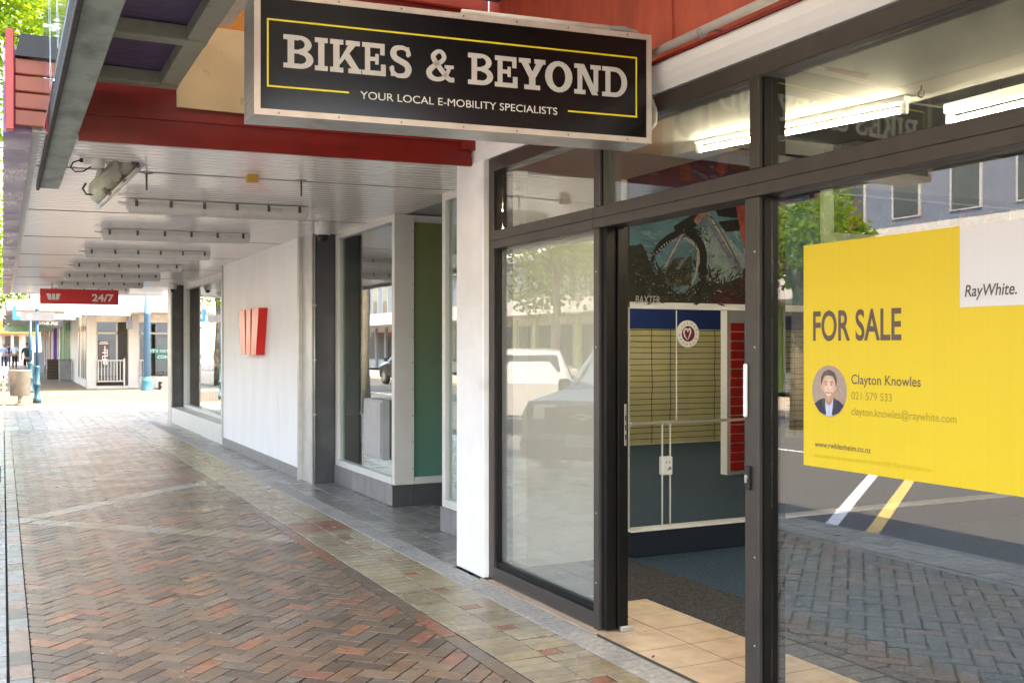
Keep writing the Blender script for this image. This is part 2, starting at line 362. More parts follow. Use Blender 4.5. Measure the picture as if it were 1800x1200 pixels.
def neg(c): return (-c[0][0], -c[0][1]), -c[1]
ZONES = [[d1c(hw)], [neg(d2c(-hw))], [neg(d1c(-hw)), d2c(hw)]]
rect_cl = [((1, 0), FX0 + .002), ((-1, 0), -FX1 + .002), ((0, 1), FY0), ((0, -1), -FY1)]
def clipall(p, cl):
    for n, d in cl:
        p = clip(p, n, d)
        if len(p) < 3: return None
    return p
def brickcol():
    q = R()
    return ('r1' if q < .04 else 'r2' if q < .09 else 't1' if q < .17 else 'd1' if q < .33 else 'd2' if q < .55 else 'd3' if q < .75 else 'd4' if q < .9 else 'd5')
for zi, z in enumerate(ZONES):
    for i in range(-20, 260):
        for j in range(-150, 260):
            d = (i - j) % 4
            if d not in (0, 3): continue
            cx, cy = (i + 1, j + .5) if d == 0 else (i + .5, j + 1)
            X, Y = W * (cx - cy) * s2, W * (cx + cy) * s2 + .06
            if not (FX0 - .2 < X < FX1 + .2 and FY0 - .2 < Y < FY1 + .2): continue
            p = rect_poly(X, Y, 2 * W - G, W - G, math.radians(45 if d == 0 else 135))
            p = clipall(p, rect_cl + z)
            if p and area(p) > .0006: allp.append(('herringbone_brick', p, brickcol()))
for arm in (1, 2):
    t = Vector((s2, s2)) if arm == 1 else Vector((s2, -s2)); nrm = Vector((-s2, s2)) if arm == 1 else Vector((s2, s2))
    for k in range(-3, 36):
        c = Vector((.13, AP)) + t * (k * W)
        p = rect_poly(c.x, c.y, W - G, .232 - G, math.atan2(t.y, t.x))
        cl = list(rect_cl)
        if arm == 2: cl.append(neg(d1c(-hw)))
        p = clipall(p, cl)
        if p and area(p) > .0006: allp.append(('band_brick', p, random.choice(('o2', 'o2', 'o1', 'g1', 'o2', 'g2'))))
y = 1.0
while y < 20.45:       # border row beside the herringbone
    red = (6.9 < y < 8.3) or (4.85 < y < 5.35) or R() < .04
    allp.append(('border_brick', rect_poly((FX1 + 2.13) / 2, y + .115, .093 - G, .23 - G), 'r2' if red else random.choice(('d1', 'd2', 'd3', 'd5')))); y += .23
k = 0; y = 1.0
while y < 20.45:       # olive soldier bands with small red accent pavers
    xm = 2.366
    for side in (0, 1):
        x0, x1 = (2.132, xm) if side == 0 else (xm, 2.601)
        oc = random.choice(('o1', 'o2', 'o3', 'o4', 'o1', 'o2'))
        if 8.1 < y < 8.6 and R() < .8: oc = 'r2'
        if k % 5 == (0 if side else 5):
            allp.append(('accent_brick', rect_poly(xm + .055, y + W / 2, .11 - G, W - G), 'r2' if y < 30 else 'r1'))
            x0 += .11
        allp.append(('olive_brick', rect_poly((x0 + x1) / 2, y + W / 2 + (0 if side == 0 else .0), x1 - x0 - G, W - G), oc))
    y += W; k += 1
y = 1.0
while y < 20.45:
    allp.append(('edge_brick', rect_poly(.0748, y + .115, .1 - G, .23 - G), random.choice(('g1', 'g3', 'd5', 'g1', 'p1')))); y += .23
y = 1.0
while y < 20.45:
    for c in range(2): allp.append(('grey_brick', rect_poly(-.095 - c * .232, y + W / 2, .23 - G, W - G), random.choice(('g1', 'g2', 'g2')))) 
    y += W
y = 20.47; r = 0
while y < 28.35:       # grey pavers of the crossing, laid in line with the street
    x = -.42
    while x < 7:
        allp.append(('crossing_brick', rect_poly(x + .115, y + W / 2, .23 - .006, W - .005), random.choice(('g1', 'g3', 'g1', 'g2', 'd5')))); x += .2315
    y += W; r += 1
y = 6.45; r = 0
while y < 12.0:        # dark pavers in front of the bank
    x = 2.768
    while x < 3.9:
        allp.append(('dark_paver', rect_poly(x + .115, y + W / 2, .23 - G, W - G), random.choice(('k1', 'k2', 'k1', 'g3')))); x += .23
    y += W
while y < 23:
    for x in (2.768, 2.998): allp.append(('dark_paver', rect_poly(x + .115, y + W / 2, .23 - G, W - G), random.choice(('k1', 'k2', 'd1'))))
    y += W
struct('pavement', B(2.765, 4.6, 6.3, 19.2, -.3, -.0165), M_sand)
bypiece = {}
ct, st = math.cos(TH), math.sin(TH)
for nm, p, key in allp:
    cx = sum(q[0] for q in p) / len(p); cy = sum(q[1] for q in p) / len(p)
    Zc = cx * st + cy * ct; px = 900 + 1800 * (cx * ct - cy * st) / max(Zc, .1); py = 610 + 2700 / max(Zc, .1)
    vis = -20 < px < 1330 and py < 1225
    bypiece.setdefault(nm, []).append((0 if vis else 1, Zc, p, key, cx, cy))
for nm, L in bypiece.items():
    L.sort(key=lambda q: (q[0], q[1])); keys = sorted(set(q[3] for q in L)); rest = MB(); nrest = 0
    for idx, (nv, Zc, p, key, cx, cy) in enumerate(L):
        z = U(-.0012, .0012); tl = (U(-.008, .008), U(-.008, .008))
        if idx < 300 and nv == 0 and Zc < 16 and nm not in ('crossing_brick',):
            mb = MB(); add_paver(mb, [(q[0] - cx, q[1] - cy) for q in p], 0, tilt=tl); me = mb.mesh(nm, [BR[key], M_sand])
            o = link(nm, me, pave); o.location = (cx, cy, z)
        else:
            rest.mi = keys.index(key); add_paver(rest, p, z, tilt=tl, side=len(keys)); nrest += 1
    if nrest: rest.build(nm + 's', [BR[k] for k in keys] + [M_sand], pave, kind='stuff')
    else: rest.bm.free()

mb = MB()
for k in range(130):
    x_, y_ = U(.15, 2.7), U(3.6, 14); r_ = U(.004, .012)
    mb.poly([(x_ + r_ * math.cos(a) * U(.8, 1.2), y_ + r_ * math.sin(a) * U(.8, 1.2), .0022) for a in [q * .785 for q in range(8)]])
mb.build('gum_spots', mat('old gum', (.42, .39, .35), .8), pave, kind='stuff')
mb = MB()
for k in range(26):
    x_, y_, a = U(.2, 2.9), U(4, 12), U(0, 6.28); q = Vector((x_, y_, .004)); d_ = Vector((math.cos(a), math.sin(a), U(.1, .5))) * U(.012, .028); e_ = Vector((-d_.y, d_.x, .003)) * .4
    mb.poly([q, q + d_ * .5 + e_, q + d_, q + d_ * .5 - e_])
mb.build('leaf_litter', mat('dry leaf', (.12, .07, .03), .8), pave, kind='stuff')
# ================================================================ SHOP BUILDING
XF = 2.85
shop = thing('shop_building', 'red painted shop with white fascia band over a black framed glass front and open doorway', 'shop', (2.9, 3.5, 0))
def P(name, mb, m, parent=shop, **k): return mb.build(name, m, parent, **k)
P('upper_wall', B(2.905, 3.2, -6, 6.18, 2.75, 5.6), M_redwall)
for y in (4.1, 2.2, .3): P('wall_seam', B(2.895, 2.906, y - .012, y + .012, 2.89, 5.5), M_redwall)
mb = MB()
prof = [(2.90, 2.722), (2.83, 2.725), (2.812, 2.76), (2.80, 2.80), (2.803, 2.845), (2.83, 2.868), (2.90, 2.87)]
mb.loft([[(x, -6, z) for x, z in prof], [(x, 6.30, z) for x, z in prof]], smooth=False); P('fascia_band', mb, M_whitegl)
P('fascia_trim', B(2.82, 2.9, -6, 6.18, 2.8705, 2.884), M_red)
P('pier', B(2.79, 3.12, 6.035, 6.47, 0, 2.72, bev=.008), M_pier)
P('pier_cap', B(2.795, 3.1, 6.06, 6.47, 2.7205, 2.95), M_white)
# frame members
def fr(name, *a, m=M_frame, bev=.003): return P(name, B(*a, bev=bev), m)
fr('jamb', 2.83, 2.945, 5.955, 6.032, .0, 2.715)
fr('head_rail', 2.826, 2.945, -3, 5.953, 2.63, 2.715)
for y0, y1 in ((4.645, 4.70), (3.365, 3.425), (1.40, 1.46), (.7, .76)):
    fr('mullion', 2.822, 2.95, y0, y1, 2.247, 2.628)
for y0, y1 in ((4.645, 4.70), (3.365, 3.455), (1.40, 1.46), (.7, .76)):
    fr('mullion', 2.822, 2.95, y0, y1, .0, 2.128)
for y0, y1 in ((4.702, 5.953), (-3, 4.698)):
    fr('transom', 2.818, 2.948, y0, y1, 2.130, 2.183); fr('transom', 2.821, 2.945, y0, y1, 2.1835, 2.245)
fr('sill', 2.83, 2.95, 4.702, 5.953, .0, .085); fr('sill', 2.85, 2.945, 4.702, 5.953, .0855, .125, m=M_blackf)
fr('sill', 2.83, 2.95, 1.462, 3.363, .0, .085); fr('sill', 2.83, 2.95, .762, 1.398, .0, .085)
# black inner channels seen on the near side of each post
for y0, z0, z1 in ((5.925, 2.247, 2.628), (5.925, .127, 2.128), (4.63, 2.247, 2.628), (3.35, 2.247, 2.628), (3.35, .0, 2.128), (1.385, .087, 2.128), (1.385, 2.247, 2.628)):
    P('channel', B(2.842, 2.952, y0, y0 + .0145, z0, z1), M_blackf)
panes = [(4.702, 5.924), (3.427, 4.629), (1.462, 3.349), (.762, 1.384)]
for y0, y1 in panes: P('glass_pane', B(2.875, 2.881, y0, y1, 2.247, 2.628), G_clear)
P('glass_pane', B(2.875, 2.881, 4.702, 5.924, .127, 2.128), G_hazy)
for y0, y1 in panes[2:]: P('glass_pane', B(2.875, 2.881, y0, y1, .087, 2.128), G_clear)
# sliding door leaf stacked against the fixed light
st_ = P('door_stile', B(2.905, 2.968, 4.585, 4.6445, .012, 2.128, bev=.003), M_blackf)
P('door_stile', B(2.84, 2.9025, 4.60, 4.6445, .012, 2.128, bev=.003), M_blackf)
P('door_guide', B(2.91, 2.99, 4.56, 4.584, .002, .03, bev=.004), M_silver)
mb = MB(); mb.box(2.942, 2.954, 4.5805, 4.5845, .98, 1.2, bev=.001); P('lock_plate', mb, M_alu, st_)
mb = MB()
for z in (1.01, 1.06, 1.11): mb.box(2.945, 2.951, 4.5795, 4.5802, z, z + .03)
P('lock_slot', mb, M_black, st_)
P('door_handle', B(2.802, 2.8205, 3.43, 3.445, 1.205, 1.43, bev=.005), M_whitegl)
lk = P('lock_case', B(2.806, 2.8215, 3.410, 3.438, .90, 1.0, bev=.003), M_black)
mb = MB(); mb.tube([(2.806, 3.424, .955), (2.80, 3.424, .955)], .009, 10); mb.box(2.797, 2.8055, 3.421, 3.427, .93, .962); P('keyhole', mb, M_silver, lk)
mb = MB()
for z in (.25, .62, 1.5, 1.9):
    for y in (4.672, 3.39): mb.tube([(2.8225, y, z), (2.8195, y, z)], .004, 8)
P('screws', mb, M_silver, kind='stuff')
# interior shell
P('side_wall', B(2.96, 13, 6.205, 6.35, 0, 3.9), M_inwall)
P('back_wall', B(13, 13.2, -1, 6.35, 0, 3.9), M_inwall)
P('roof', B(2.86, 13.2, -6, 6.35, 5.6, 5.8), M_char)
mb = MB(); pts = [(2.95, 2.66), (4.0, 2.70), (4.9, 3.12), (13, 3.12), (13, 3.3), (4.85, 3.3), (3.95, 2.86), (2.95, 2.8)]
mb.loft([[(x, -.8, z) for x, z in pts], [(x, 6.205, z) for x, z in pts]], smooth=False); P('ceiling', mb, M_ceil)
mb = MB()
for y in (4.9, 3.7, 2.5, 1.3): mb.box(4.95, 12.9, y - .01, y + .01, 3.112, 3.119)
P('ceiling_batten', mb, M_inwall)
M_board = mat('painted weatherboard', (.70, .63, .36), .6, 0, .08, 3)
muralw = P('mural_wall', B(2.96, 13, -.95, -.80, 0, 3.9), M_inwall)
art = Art(frame_mat((12.9, -.80, 0), (-1, 0, 0), (0, 0, 1)))
art.rect(0, .02, 9.8, 1.78, M_board); art.rect(0, 1.78, 9.8, 2.1, mat('painted blue band', (.012, .04, .20), .6))
z = .09
while z < 1.77:
    art.line([(x * .49, z + U(-.006, .006)) for x in range(21)], .010, M_black); z += .088
for x in (1.1, 2.2, 2.75, 3.6, 3.95, 4.6, 5.5, 6.3, 7.4, 8.5): art.line([(x + U(-.01, .01), .02 + q * .22) for q in range(9)], .012, M_black)
art.build('painted_weatherboards', muralw)
P('skirting', B(4.0, 13, 6.13, 6.204, .004, .185, bev=.006), M_navy)
P('skirting_trim', B(3.99, 8.0, 6.12, 6.2045, .186, .197), M_whitegl)
P('wall_post', B(5.80, 5.9, 6.14, 6.2045, 1.83, 3.1), M_whitegl)
P('bulkhead', B(5.95, 12.5, 5.95, 6.2045, 2.74, 3.11), mat('grey bulkhead', (.30, .30, .28), .6))
# floors
floor = struct('shop_floor', B(2.765, 13, -1, 6.2, -.3, -.0095), M_grout)
def ftile(x0, x1, y0, y1):
    me = B(x0, x1, y0, y1, -.0004, .0012 + U(0, .0006), bev=.0006).mesh('floor_tile', M_tile); link('floor_tile', me, floor)
struct('tile_bed', MB().box(2.79, 3.44, 1.5, 5.02, -.0094, -.0005).box(2.79, 3.115, 5.0205, 6.0, -.0094, -.0005), M_grout)
xs = [2.768, 2.79, 3.115, 3.44]
ys = [1.9 + .2925 * q for q in range(15)]
for i in range(1, 3):
    for j in range(len(ys) - 1):
        if ys[j] > 5.0 and i > 1: continue
        ftile(xs[i] + .0035, xs[i + 1] - .0035, ys[j] + .0035, min(ys[j + 1], 5.99) - .0035)
me_ = B(2.7665, 2.788, 4.6, 6.03, -.0098, .006, bev=.002); me_.build('threshold_strip', mat('threshold timber', (.42, .32, .24), .6), floor)
mb = MB(); mb.prism([(3.443, 1, -.009), (3.96, 1, -.009), (3.96, 6.2, -.009), (3.118, 6.2, -.009), (3.118, 5.122, -.009), (3.443, 5.122, -.009)], (0, 0, .014))
struct('entrance_mat', mb, M_mat)
struct('carpet', B(3.962, 12.99, -.8, 6.2, -.009, .003), M_carpet)
# mirror and fittings on the side wall
mir = thing('wall_mirror', 'long wall mirror above the navy skirting reflecting beige weatherboards', 'mirror', (4.02, 6.19, .2))
mb = B(4.015, 7.9, 6.186, 6.2035, .199, 1.775); mb.build('mirror_panel', M_mirror, mir)
for x in (4.422,): B(x - .003, x + .003, 6.183, 6.1855, .97, 1.77).build('joint_strip', M_whitegl, mir)
B(4.02, 5.9, 6.174, 6.1855, .942, .962, bev=.002).build('rail', M_alu, mir)
B(4.002, 5.79, 6.165, 6.2035, 1.776, 1.826, bev=.003).build('top_trim', M_whitegl, mir)
B(4.008, 4.0135, 6.18, 6.2035, .2, 1.775).build('edge_trim', M_alu, mir)
ol = thing('power_outlet', 'white power outlet on the mirror with two thin cables hanging below', 'power outlet', (4.325, 6.17, .57))
B(4.285, 4.372, 6.160, 6.1845, .572, .705, bev=.006).build('faceplate', M_whitegl, ol)
mb = MB()
for x, z in ((4.316, .665), (4.342, .665), (4.329, .612)): mb.box(x - .004, x + .004, 6.1585, 6.1595, z - .007, z + .007)
mb.tube([(4.345, 6.1598, .62), (4.345, 6.154, .62)], .012, 10); mb.build('socket_slots', mat('outlet grey', (.25, .25, .25), .5), ol, kind='stuff')
for x in (4.296, 4.366): MB().tube([(x, 6.18, .955), (x, 6.18, .20)], .003, 6).build('cable', M_whitegl, ol)
# round badge
bd = thing('round_badge', 'round white and burgundy heart badge with LOVE MARLBOROUGH lettering', 'badge', (4.522, 6.17, 1.6))
MB().lathe([(.098, 0), (.1, .003), (.098, .005)], (4.522, 6.1835, 1.598), 40, Matrix.Rotation(math.radians(90), 4, 'X')).build('disc', M_whitegl, bd)
Mb = frame_mat((4.522, 6.1785, 1.598), (1, 0, 0), (0, 0, 1)); M_burg = mat('burgundy print', (.16, .006, .03), .5)
art = Art(Mb, .0002, .0004); art.disc(0, 0, .058, .058, M_burg, 36)
hl = [(-.034, .012), (-.036, .026), (-.026, .040), (-.012, .036), (-.002, .014), (-.001, -.03)]
art.line([(-.006, -.046), (-.03, -.018), (-.040, .012), (-.030, .036), (-.012, .036), (-.004, .014)], [.003, .011, .014, .015, .013, .004], M_whitegl)
art.line([(-.004, -.044), (.012, -.012), (.022, .014), (.016, .038), (.002, .036), (-.004, .012)], [.003, .010, .014, .015, .012, .004], M_whitegl)
art.build('heart_print', bd)
meshes = []
for txt, a0, a1 in (('LOVE', 155, 95), ('MARLBOROUGH', 68, -172)):
    for i, ch in enumerate(txt):
        a = math.radians(a0 + (a1 - a0) * i / (len(txt) - 1)); rr = .071
        o = Vector((rr * math.cos(a), rr * math.sin(a), .001)); t = Vector((math.sin(a), -math.cos(a), 0)); nrm = Vector((math.cos(a), math.sin(a), 0))
        meshes.append(text_mesh('letter', ch, .017, Mb @ frame_mat(o, t, nrm), M_burg, align='CENTER'))
link('lettering', join_meshes('lettering', meshes[:4]), bd); link('lettering', join_meshes('lettering', meshes[4:]), bd)
# bike mural
def W2(px, py, Y=6.165):
    p = (px - 900) / 1800.; Z = Y / (ct - p * st); return (Z * (st + p * ct), 1.5 + (610 - py) / 1800. * Z)
pnt = thing('bike_painting', 'large painted board of a mountain bike splashing through mud above the mirror', 'painting', (4.8, 6.17, 1.83))
B(4.004, 5.79, 6.17, 6.2035, 1.8275, 3.0).build('board', mat('painting board', (.05, .06, .07), .6), pnt)
c_ = lambda n, c, v=.35, sc=9: mat('paint ' + n, c, .55, 0, v, sc)
A_ = Art(frame_mat((0, 6.17, 0), (1, 0, 0), (0, 0, 1)), .0002)
T = lambda *q: [W2(*k) for k in q]
A_.rect(4.006, 1.83, 5.785, 2.99, c_('teal sky', (.085, .20, .25), .3, 4))
A_.rect(4.006, 2.55, 5.785, 2.99, c_('deep sky', (.012, .035, .075), .4, 4))
for i in range(260):
    a_, b_ = U(4.03, 5.7), U(1.9, 2.93); L_ = U(.04, .16); th_ = U(-.5, .25); k_ = random.choice((0, 1, 2, 3)) if b_ < 2.6 else random.choice((3, 4, 5))
    A_.line([(a_, b_), (a_ + L_ * .5 * math.cos(th_), b_ + L_ * .5 * math.sin(th_) + .008), (min(5.78, a_ + L_ * math.cos(th_)), b_ + L_ * math.sin(th_))], [.004, U(.012, .03), .003], c_('sky stroke%d' % k_, ((.11, .24, .29), (.07, .17, .22), (.14, .27, .31), (.05, .12, .17), (.02, .05, .10), (.01, .025, .06))[k_], .3, 30)); A_.z -= .000195
A_.poly(T((1232, 500), (1225, 440), (1238, 400), (1262, 396), (1300, 440), (1330, 470), (1330, 515), (1270, 510)), c_('pale sky', (.22, .30, .30), .3, 14))
for i in range(160):
    q_ = W2(U(1228, 1320), U(400, 505)); L_ = U(.03, .10); th_ = U(-1.2, .2)
    A_.line([q_, (q_[0] + L_ * .5 * math.cos(th_), q_[1] + L_ * .5 * math.sin(th_)), (q_[0] + L_ * math.cos(th_), q_[1] + L_ * math.sin(th_))], [.003, U(.008, .02), .002], c_('pale stroke%d' % (i % 3), ((.26, .34, .33), (.17, .25, .27), (.32, .36, .33))[i % 3], .3, 30)); A_.z -= .000195
A_.poly(T((1104, 540), (1316, 540), (1316, 480), (1270, 500), (1235, 490), (1195, 520), (1150, 478), (1130, 430), (1104, 432)), c_('dark bush', (.022, .024, .016), .6, 30))
A_.poly(T((1230, 541), (1330, 541), (1330, 470), (1300, 492), (1265, 512)), c_('mud red', (.06, .015, .012), .6, 20))
A_.poly(T((1150, 478), (1180, 505), (1215, 500), (1216, 450), (1180, 455)), c_('olive bank', (.06, .065, .03), .5, 20))
bush_ = c_('dark bush', 0)
for i in range(150):
    t_ = R(); q_ = W2(1104 + 215 * t_ + U(-6, 6), (432 + 60 * min(1, t_ * 3) if t_ < .35 else 492 + 20 * math.sin(t_ * 9)) + U(-12, 14)); L_ = U(.02, .07); a_ = U(.6, 2.6)
    if q_[0] < 4.03: continue
    A_.line([q_, (q_[0] + L_ * math.cos(a_) * .6, q_[1] + L_ * math.sin(a_) * .6), (max(4.01, q_[0] + L_ * math.cos(a_)), q_[1] + L_ * math.sin(a_))], [.02, .014, .002], bush_); A_.z -= .000195
dk = c_('tyre', (.012, .012, .012), .5, 40); gm = c_('steel blue', (.12, .17, .24), .4, 25); lt = c_('highlight', (.42, .36, .30), .3, 30)
A_.line(T((1147, 455), (1158, 432), (1180, 415), (1205, 408), (1225, 420), (1236, 445), (1234, 490), (1222, 520)), [.02, .035, .045, .05, .06, .065, .06, .03], dk, True)
A_.line(T((1150, 448), (1165, 432), (1185, 422), (1205, 419), (1220, 430), (1227, 450), (1222, 485), (1212, 505)), [.006, .012, .012, .014, .02, .02, .018, .01], lt, True)
A_.line(T((1165, 478), (1180, 450), (1202, 405), (1212, 388)), [.04, .045, .05, .04], gm, True)
A_.line(T((1190, 474), (1205, 452), (1217, 436)), [.022, .032, .03], gm)
A_.line(T((1186, 405), (1206, 396), (1225, 384), (1240, 372)), [.06, .09, .09, .05], dk, True)
A_.line(T((1240, 372), (1258, 404), (1285, 450), (1308, 486)), [.05, .07, .07, .06], c_('frame steel', (.17, .18, .22), .5, 30), True)
A_.line(T((1244, 374), (1262, 404), (1288, 448)), [.008, .02, .014], lt, True); A_.line(T((1168, 470), (1184, 440), (1204, 402)), [.008, .014, .008], lt, True); A_.line(T((1250, 380), (1272, 415), (1300, 470)), [.004, .012, .008], c_('deep steel', (.05, .06, .09), .4, 30), True)
for i in range(34):
    t_ = i / 33.; q_ = W2(1150 + 86 * math.sin(t_ * 1.62), 452 - 44 * math.sin(t_ * 3.1) + 55 * max(0, t_ - .62) * 2.4); a_ = 2.4 - 3.2 * t_
    A_.line([q_, (q_[0] + .045 * math.cos(a_), q_[1] + .045 * math.sin(a_))], [.016, .010], dk); A_.z -= .000195
for i in range(30):
    q_ = W2(random.gauss(1225, 18), random.gauss(410, 22)); L_ = U(.02, .06); a_ = U(0, 6.28)
    A_.line([q_, (q_[0] + L_ * math.cos(a_), q_[1] + L_ * math.sin(a_))], [.010, .002], dk); A_.z -= .000195
A_.line(T((1222, 392), (1232, 380), (1240, 370)), [.05, .06, .05], c_('hand', (.30, .15, .12), .4, 30))
A_.poly(T((1256, 366), (1296, 360), (1296, 384), (1262, 380)), dk)
A_.poly(T((1262, 390), (1300, 385), (1300, 405), (1275, 408)), dk)
A_.line(T((1305, 345), (1312, 400), (1325, 470)), [.16, .13, .08], c_('red shin', (.36, .07, .05), .4, 20))
A_.disc(*W2(1314, 482), .05, .06, dk); A_.band(*W2(1262, 520), .045, .035, 40, 160, lt)
br = c_('brown leg', (.13, .055, .03), .5, 25)
A_.line(T((1212, 235), (1208, 265), (1203, 285)), [.09, .10, .09], br); A_.line(T((1195, 284), (1204, 295), (1205, 318)), [.03, .11, .09], br)
A_.line(T((1290, 258), (1296, 285), (1318, 305)), [.18, .16, .06], c_('olive jacket', (.09, .055, .03), .5, 20)); A_.poly(T((1262, 275), (1270, 262), (1280, 268), (1278, 300), (1267, 312), (1258, 300)), c_('mauve knee', (.22, .06, .06), .4, 30))
for i in range(170):
    q_ = W2(U(1106, 1325), U(470, 538))
    if not (4.02 < q_[0] < 5.6): continue
    L_ = U(.02, .09); th_ = U(-.3, 1.2); k_ = random.choice((0, 1, 2, 3, 3)) if q_[0] < 4.75 else random.choice((1, 3, 4, 4, 5))
    A_.line([q_, (q_[0] + L_ * .5 * math.cos(th_), q_[1] + L_ * .5 * math.sin(th_)), (q_[0] + L_ * math.cos(th_), min(2.4, q_[1] + L_ * math.sin(th_)))], [.003, U(.006, .018), .002], c_('ground stroke%d' % k_, ((.05, .05, .035), (.03, .028, .02), (.08, .075, .055), (.015, .014, .012), (.09, .02, .015), (.14, .05, .02))[k_], .3, 30)); A_.z -= .000195
speck = c_('mud speck', (.36, .34, .30), .3, 30)
for i in range(240):
    q = W2(random.gauss(1195, 55), random.gauss(505, 22)); rr = U(.0015, .006)
    if 4.01 < q[0] < 5.7 and 1.84 < q[1] < 2.9: A_.disc(q[0], q[1], rr, rr * U(.5, 1), speck if R() < .6 else dk, 5); A_.z -= .000195
for i in range(120):
    q = W2(U(1110, 1325), U(385, 540)); rr = U(.002, .009)
    if 4.01 < q[0] < 5.7 and 1.84 < q[1] < 2.9: A_.disc(q[0], q[1], rr, rr * U(.4, 1), random.choice((dk, speck, gm)), 5); A_.z -= .000195
A_.build('painted_scene', pnt)
x0, z0 = W2(1115, 533); x1, _ = W2(1158, 533)
link('signature', text_mesh('signature', 'BAXTER', .058, frame_mat((x0, 6.148, z0), (1, 0, .0), (.06, 0, 1)), c_('signature', (.55, .55, .52), .1), width=x1 - x0), pnt)
p2_ = thing('wall_painting', 'painted strip with dark red and green daubs under the grey bulkhead', 'painting', (7, 6.18, 2.43))
B(5.97, 8.0, 6.17, 6.2035, 2.42, 2.72).build('board', mat('dark green board', (.03, .045, .04), .5, 0, .5, 6), p2_)
for x, c in ((6.15, (.20, .03, .025)), (6.5, (.06, .12, .10)), (6.85, (.25, .04, .03)), (7.15, (.05, .12, .09)), (7.4, (.3, .06, .04)), (7.7, (.28, .09, .05))):
    A_ = Art(frame_mat((0, 6.17, 0), (1, 0, 0), (0, 0, 1)), .0002); A_.line([(x - .05, 2.44), (x + .03, 2.55), (x + .02, 2.69)], [.08, .16, .1], mat('daub%d' % int(x * 100), c, .5, 0, .4, 20)); A_.build('painted_daub', p2_)

# painted column seen in the mirror
pc = thing('painted_column', 'white column painted with red bricks seen in the shop mirror', 'column', (7.8, 2.65, 0))
B(7.60, 7.90, 2.63, 2.75, 0, 3.11).build('shaft', M_whitegl, pc)
br0 = B(-.10, .10, -.006, .006, -.049, .049, bev=.003).mesh('brick', mat('painted red brick', (.85, .03, .024), .5))
for k in range(16): o = link('brick', br0, pc); o.location = Vector((7.745, 2.756, .1 + k * .109)) - pc.location
# interior lamps
def flamp(a, b, label):
    a, b = Vector(a), Vector(b); t = (b - a).normalized(); L = (b - a).length
    r = thing('fluorescent_lamp', label, 'lamp', tuple((a + b) / 2), 'fluorescent lamps hanging inside the shop')
    M = frame_mat(a, t, Vector((0, 0, 1)).cross(t))
    MB().box(0, L, -.03, .03, .035, .085, bev=.004, M=M).build('housing', M_whitegl, r)
    MB().tube([M @ Vector((.035, 0, 0)), M @ Vector((L - .035, 0, 0))], .014, 12).build('tube', M_tube, r)
    for q in (.015, L - .015): MB().box(q - .014, q + .014, -.016, .016, -.02, .034, bev=.004, M=M).build('lamp_holder', M_whitegl, r)
    for q in (.25 * L, .75 * L): MB().tube([M @ Vector((q, 0, .085)), M @ Vector((q, 0, .17 if a.x < 4 else .5))], .003, 5).build('chain', M_clip, r)
flamp((3.569, 4.793, 2.63), (3.852, 3.524, 2.63), 'lit white fluorescent lamp crossing behind the black mullion beside the doorway')
flamp((4.314, 3.69, 2.65), (4.30, 2.43, 2.65), 'lit fluorescent lamp at the right edge of the picture deep inside the shop')
flamp((8.2, 1.2, 2.72), (8.2, -.07, 2.72), 'lit lamp added over the beige weatherboard wall to brighten the far side of the shop')  # added lamp, only there to brighten the weatherboards and far wall
flamp((6.2, 1.9, 2.72), (6.2, .63, 2.72), 'lit lamp added mid shop between the painted column and the doorway to brighten the interior')  # also an added lamp, fill light for the shop interior
hk = MB(); hk.tube([(3.75, 3.35, 2.70)] + [(3.75, 3.35 + .018 * math.sin(a), 2.655 - .018 * math.cos(a)) for a in (3.1, 2, 1, 0, -1, -1.9)], .003, 6)
tag(hk.build('ceiling_hook', M_black), 'small dark hook hanging from the interior ceiling', 'hook')
# ---------------------------------------------------------------- poster
po = thing('for_sale_poster', 'yellow FOR SALE corflute poster with white corner panel on the right window', 'poster', (2.87, 2.6, 1.03))
B(2.869, 2.8745, 1.75, 3.149, 1.030, 1.905).build('board', M_poster, po)
B(2.8675, 2.8685, 1.75, 2.401, 1.633, 1.9045).build('white_panel', M_poswhite, po)
def PM(y, z, x=2.866): return frame_mat((x, y, z), (0, -1, 0), (0, 0, 1))
# text reads from +Y to -Y when seen from the street
M_pm = mat('poster brown text', (.12, .075, .06), .5); M_pg = mat('poster faint text', (.42, .30, .03), .5); M_pg2 = mat('poster faintest text', (.62, .47, .02), .5)
link('headline', text_mesh('headline', 'FOR SALE', .117, PM(3.095, 1.528, 2.8683), M_pm, width=.444, bold=.02), po)
link('name_text', text_mesh('name_text', 'Clayton Knowles', .037, PM(2.891, 1.362, 2.8683), M_pm, width=.326, bold=.006), po)
link('phone_text', text_mesh('phone_text', '021 579 533', .030, PM(2.891, 1.304, 2.8683), M_pg, width=.196), po)
link('address_text', text_mesh('address_text', 'clayton.knowles@raywhite.com', .030, PM(2.891, 1.245, 2.8683), M_pg, width=.476), po)
link('web_text', text_mesh('web_text', 'www.rwblenheim.co.nz', .023, PM(3.085, 1.109, 2.8683), M_pm, width=.29, bold=.008), po)
link('licence_text', text_mesh('licence_text', 'Instep Real Estate Limited Licensed (REAA 2008) | Ray White Blenheim', .017, PM(3.085, 1.068, 2.8683), M_pg2, width=.566), po)
link('agency_text', text_mesh('agency_text', 'RayWhite.', .040, PM(2.381, 1.668, 2.8668), M_dktext, width=.196, bold=.014, shear=.18), po)
A_ = Art(PM(3.007, 1.330, 2.8685), .00015, .0003)
def pc_(n, c, v=.1): return mat('portrait ' + n, c, .5, 0, v, 40)
TON = {}
def tone(c):
    k = tuple(round(q * 40) for q in c)
    if k not in TON: TON[k] = mat('portrait tone %d %d %d' % k, tuple(q / 40 for q in k), .5, 0, .06, 60)
    return TON[k]
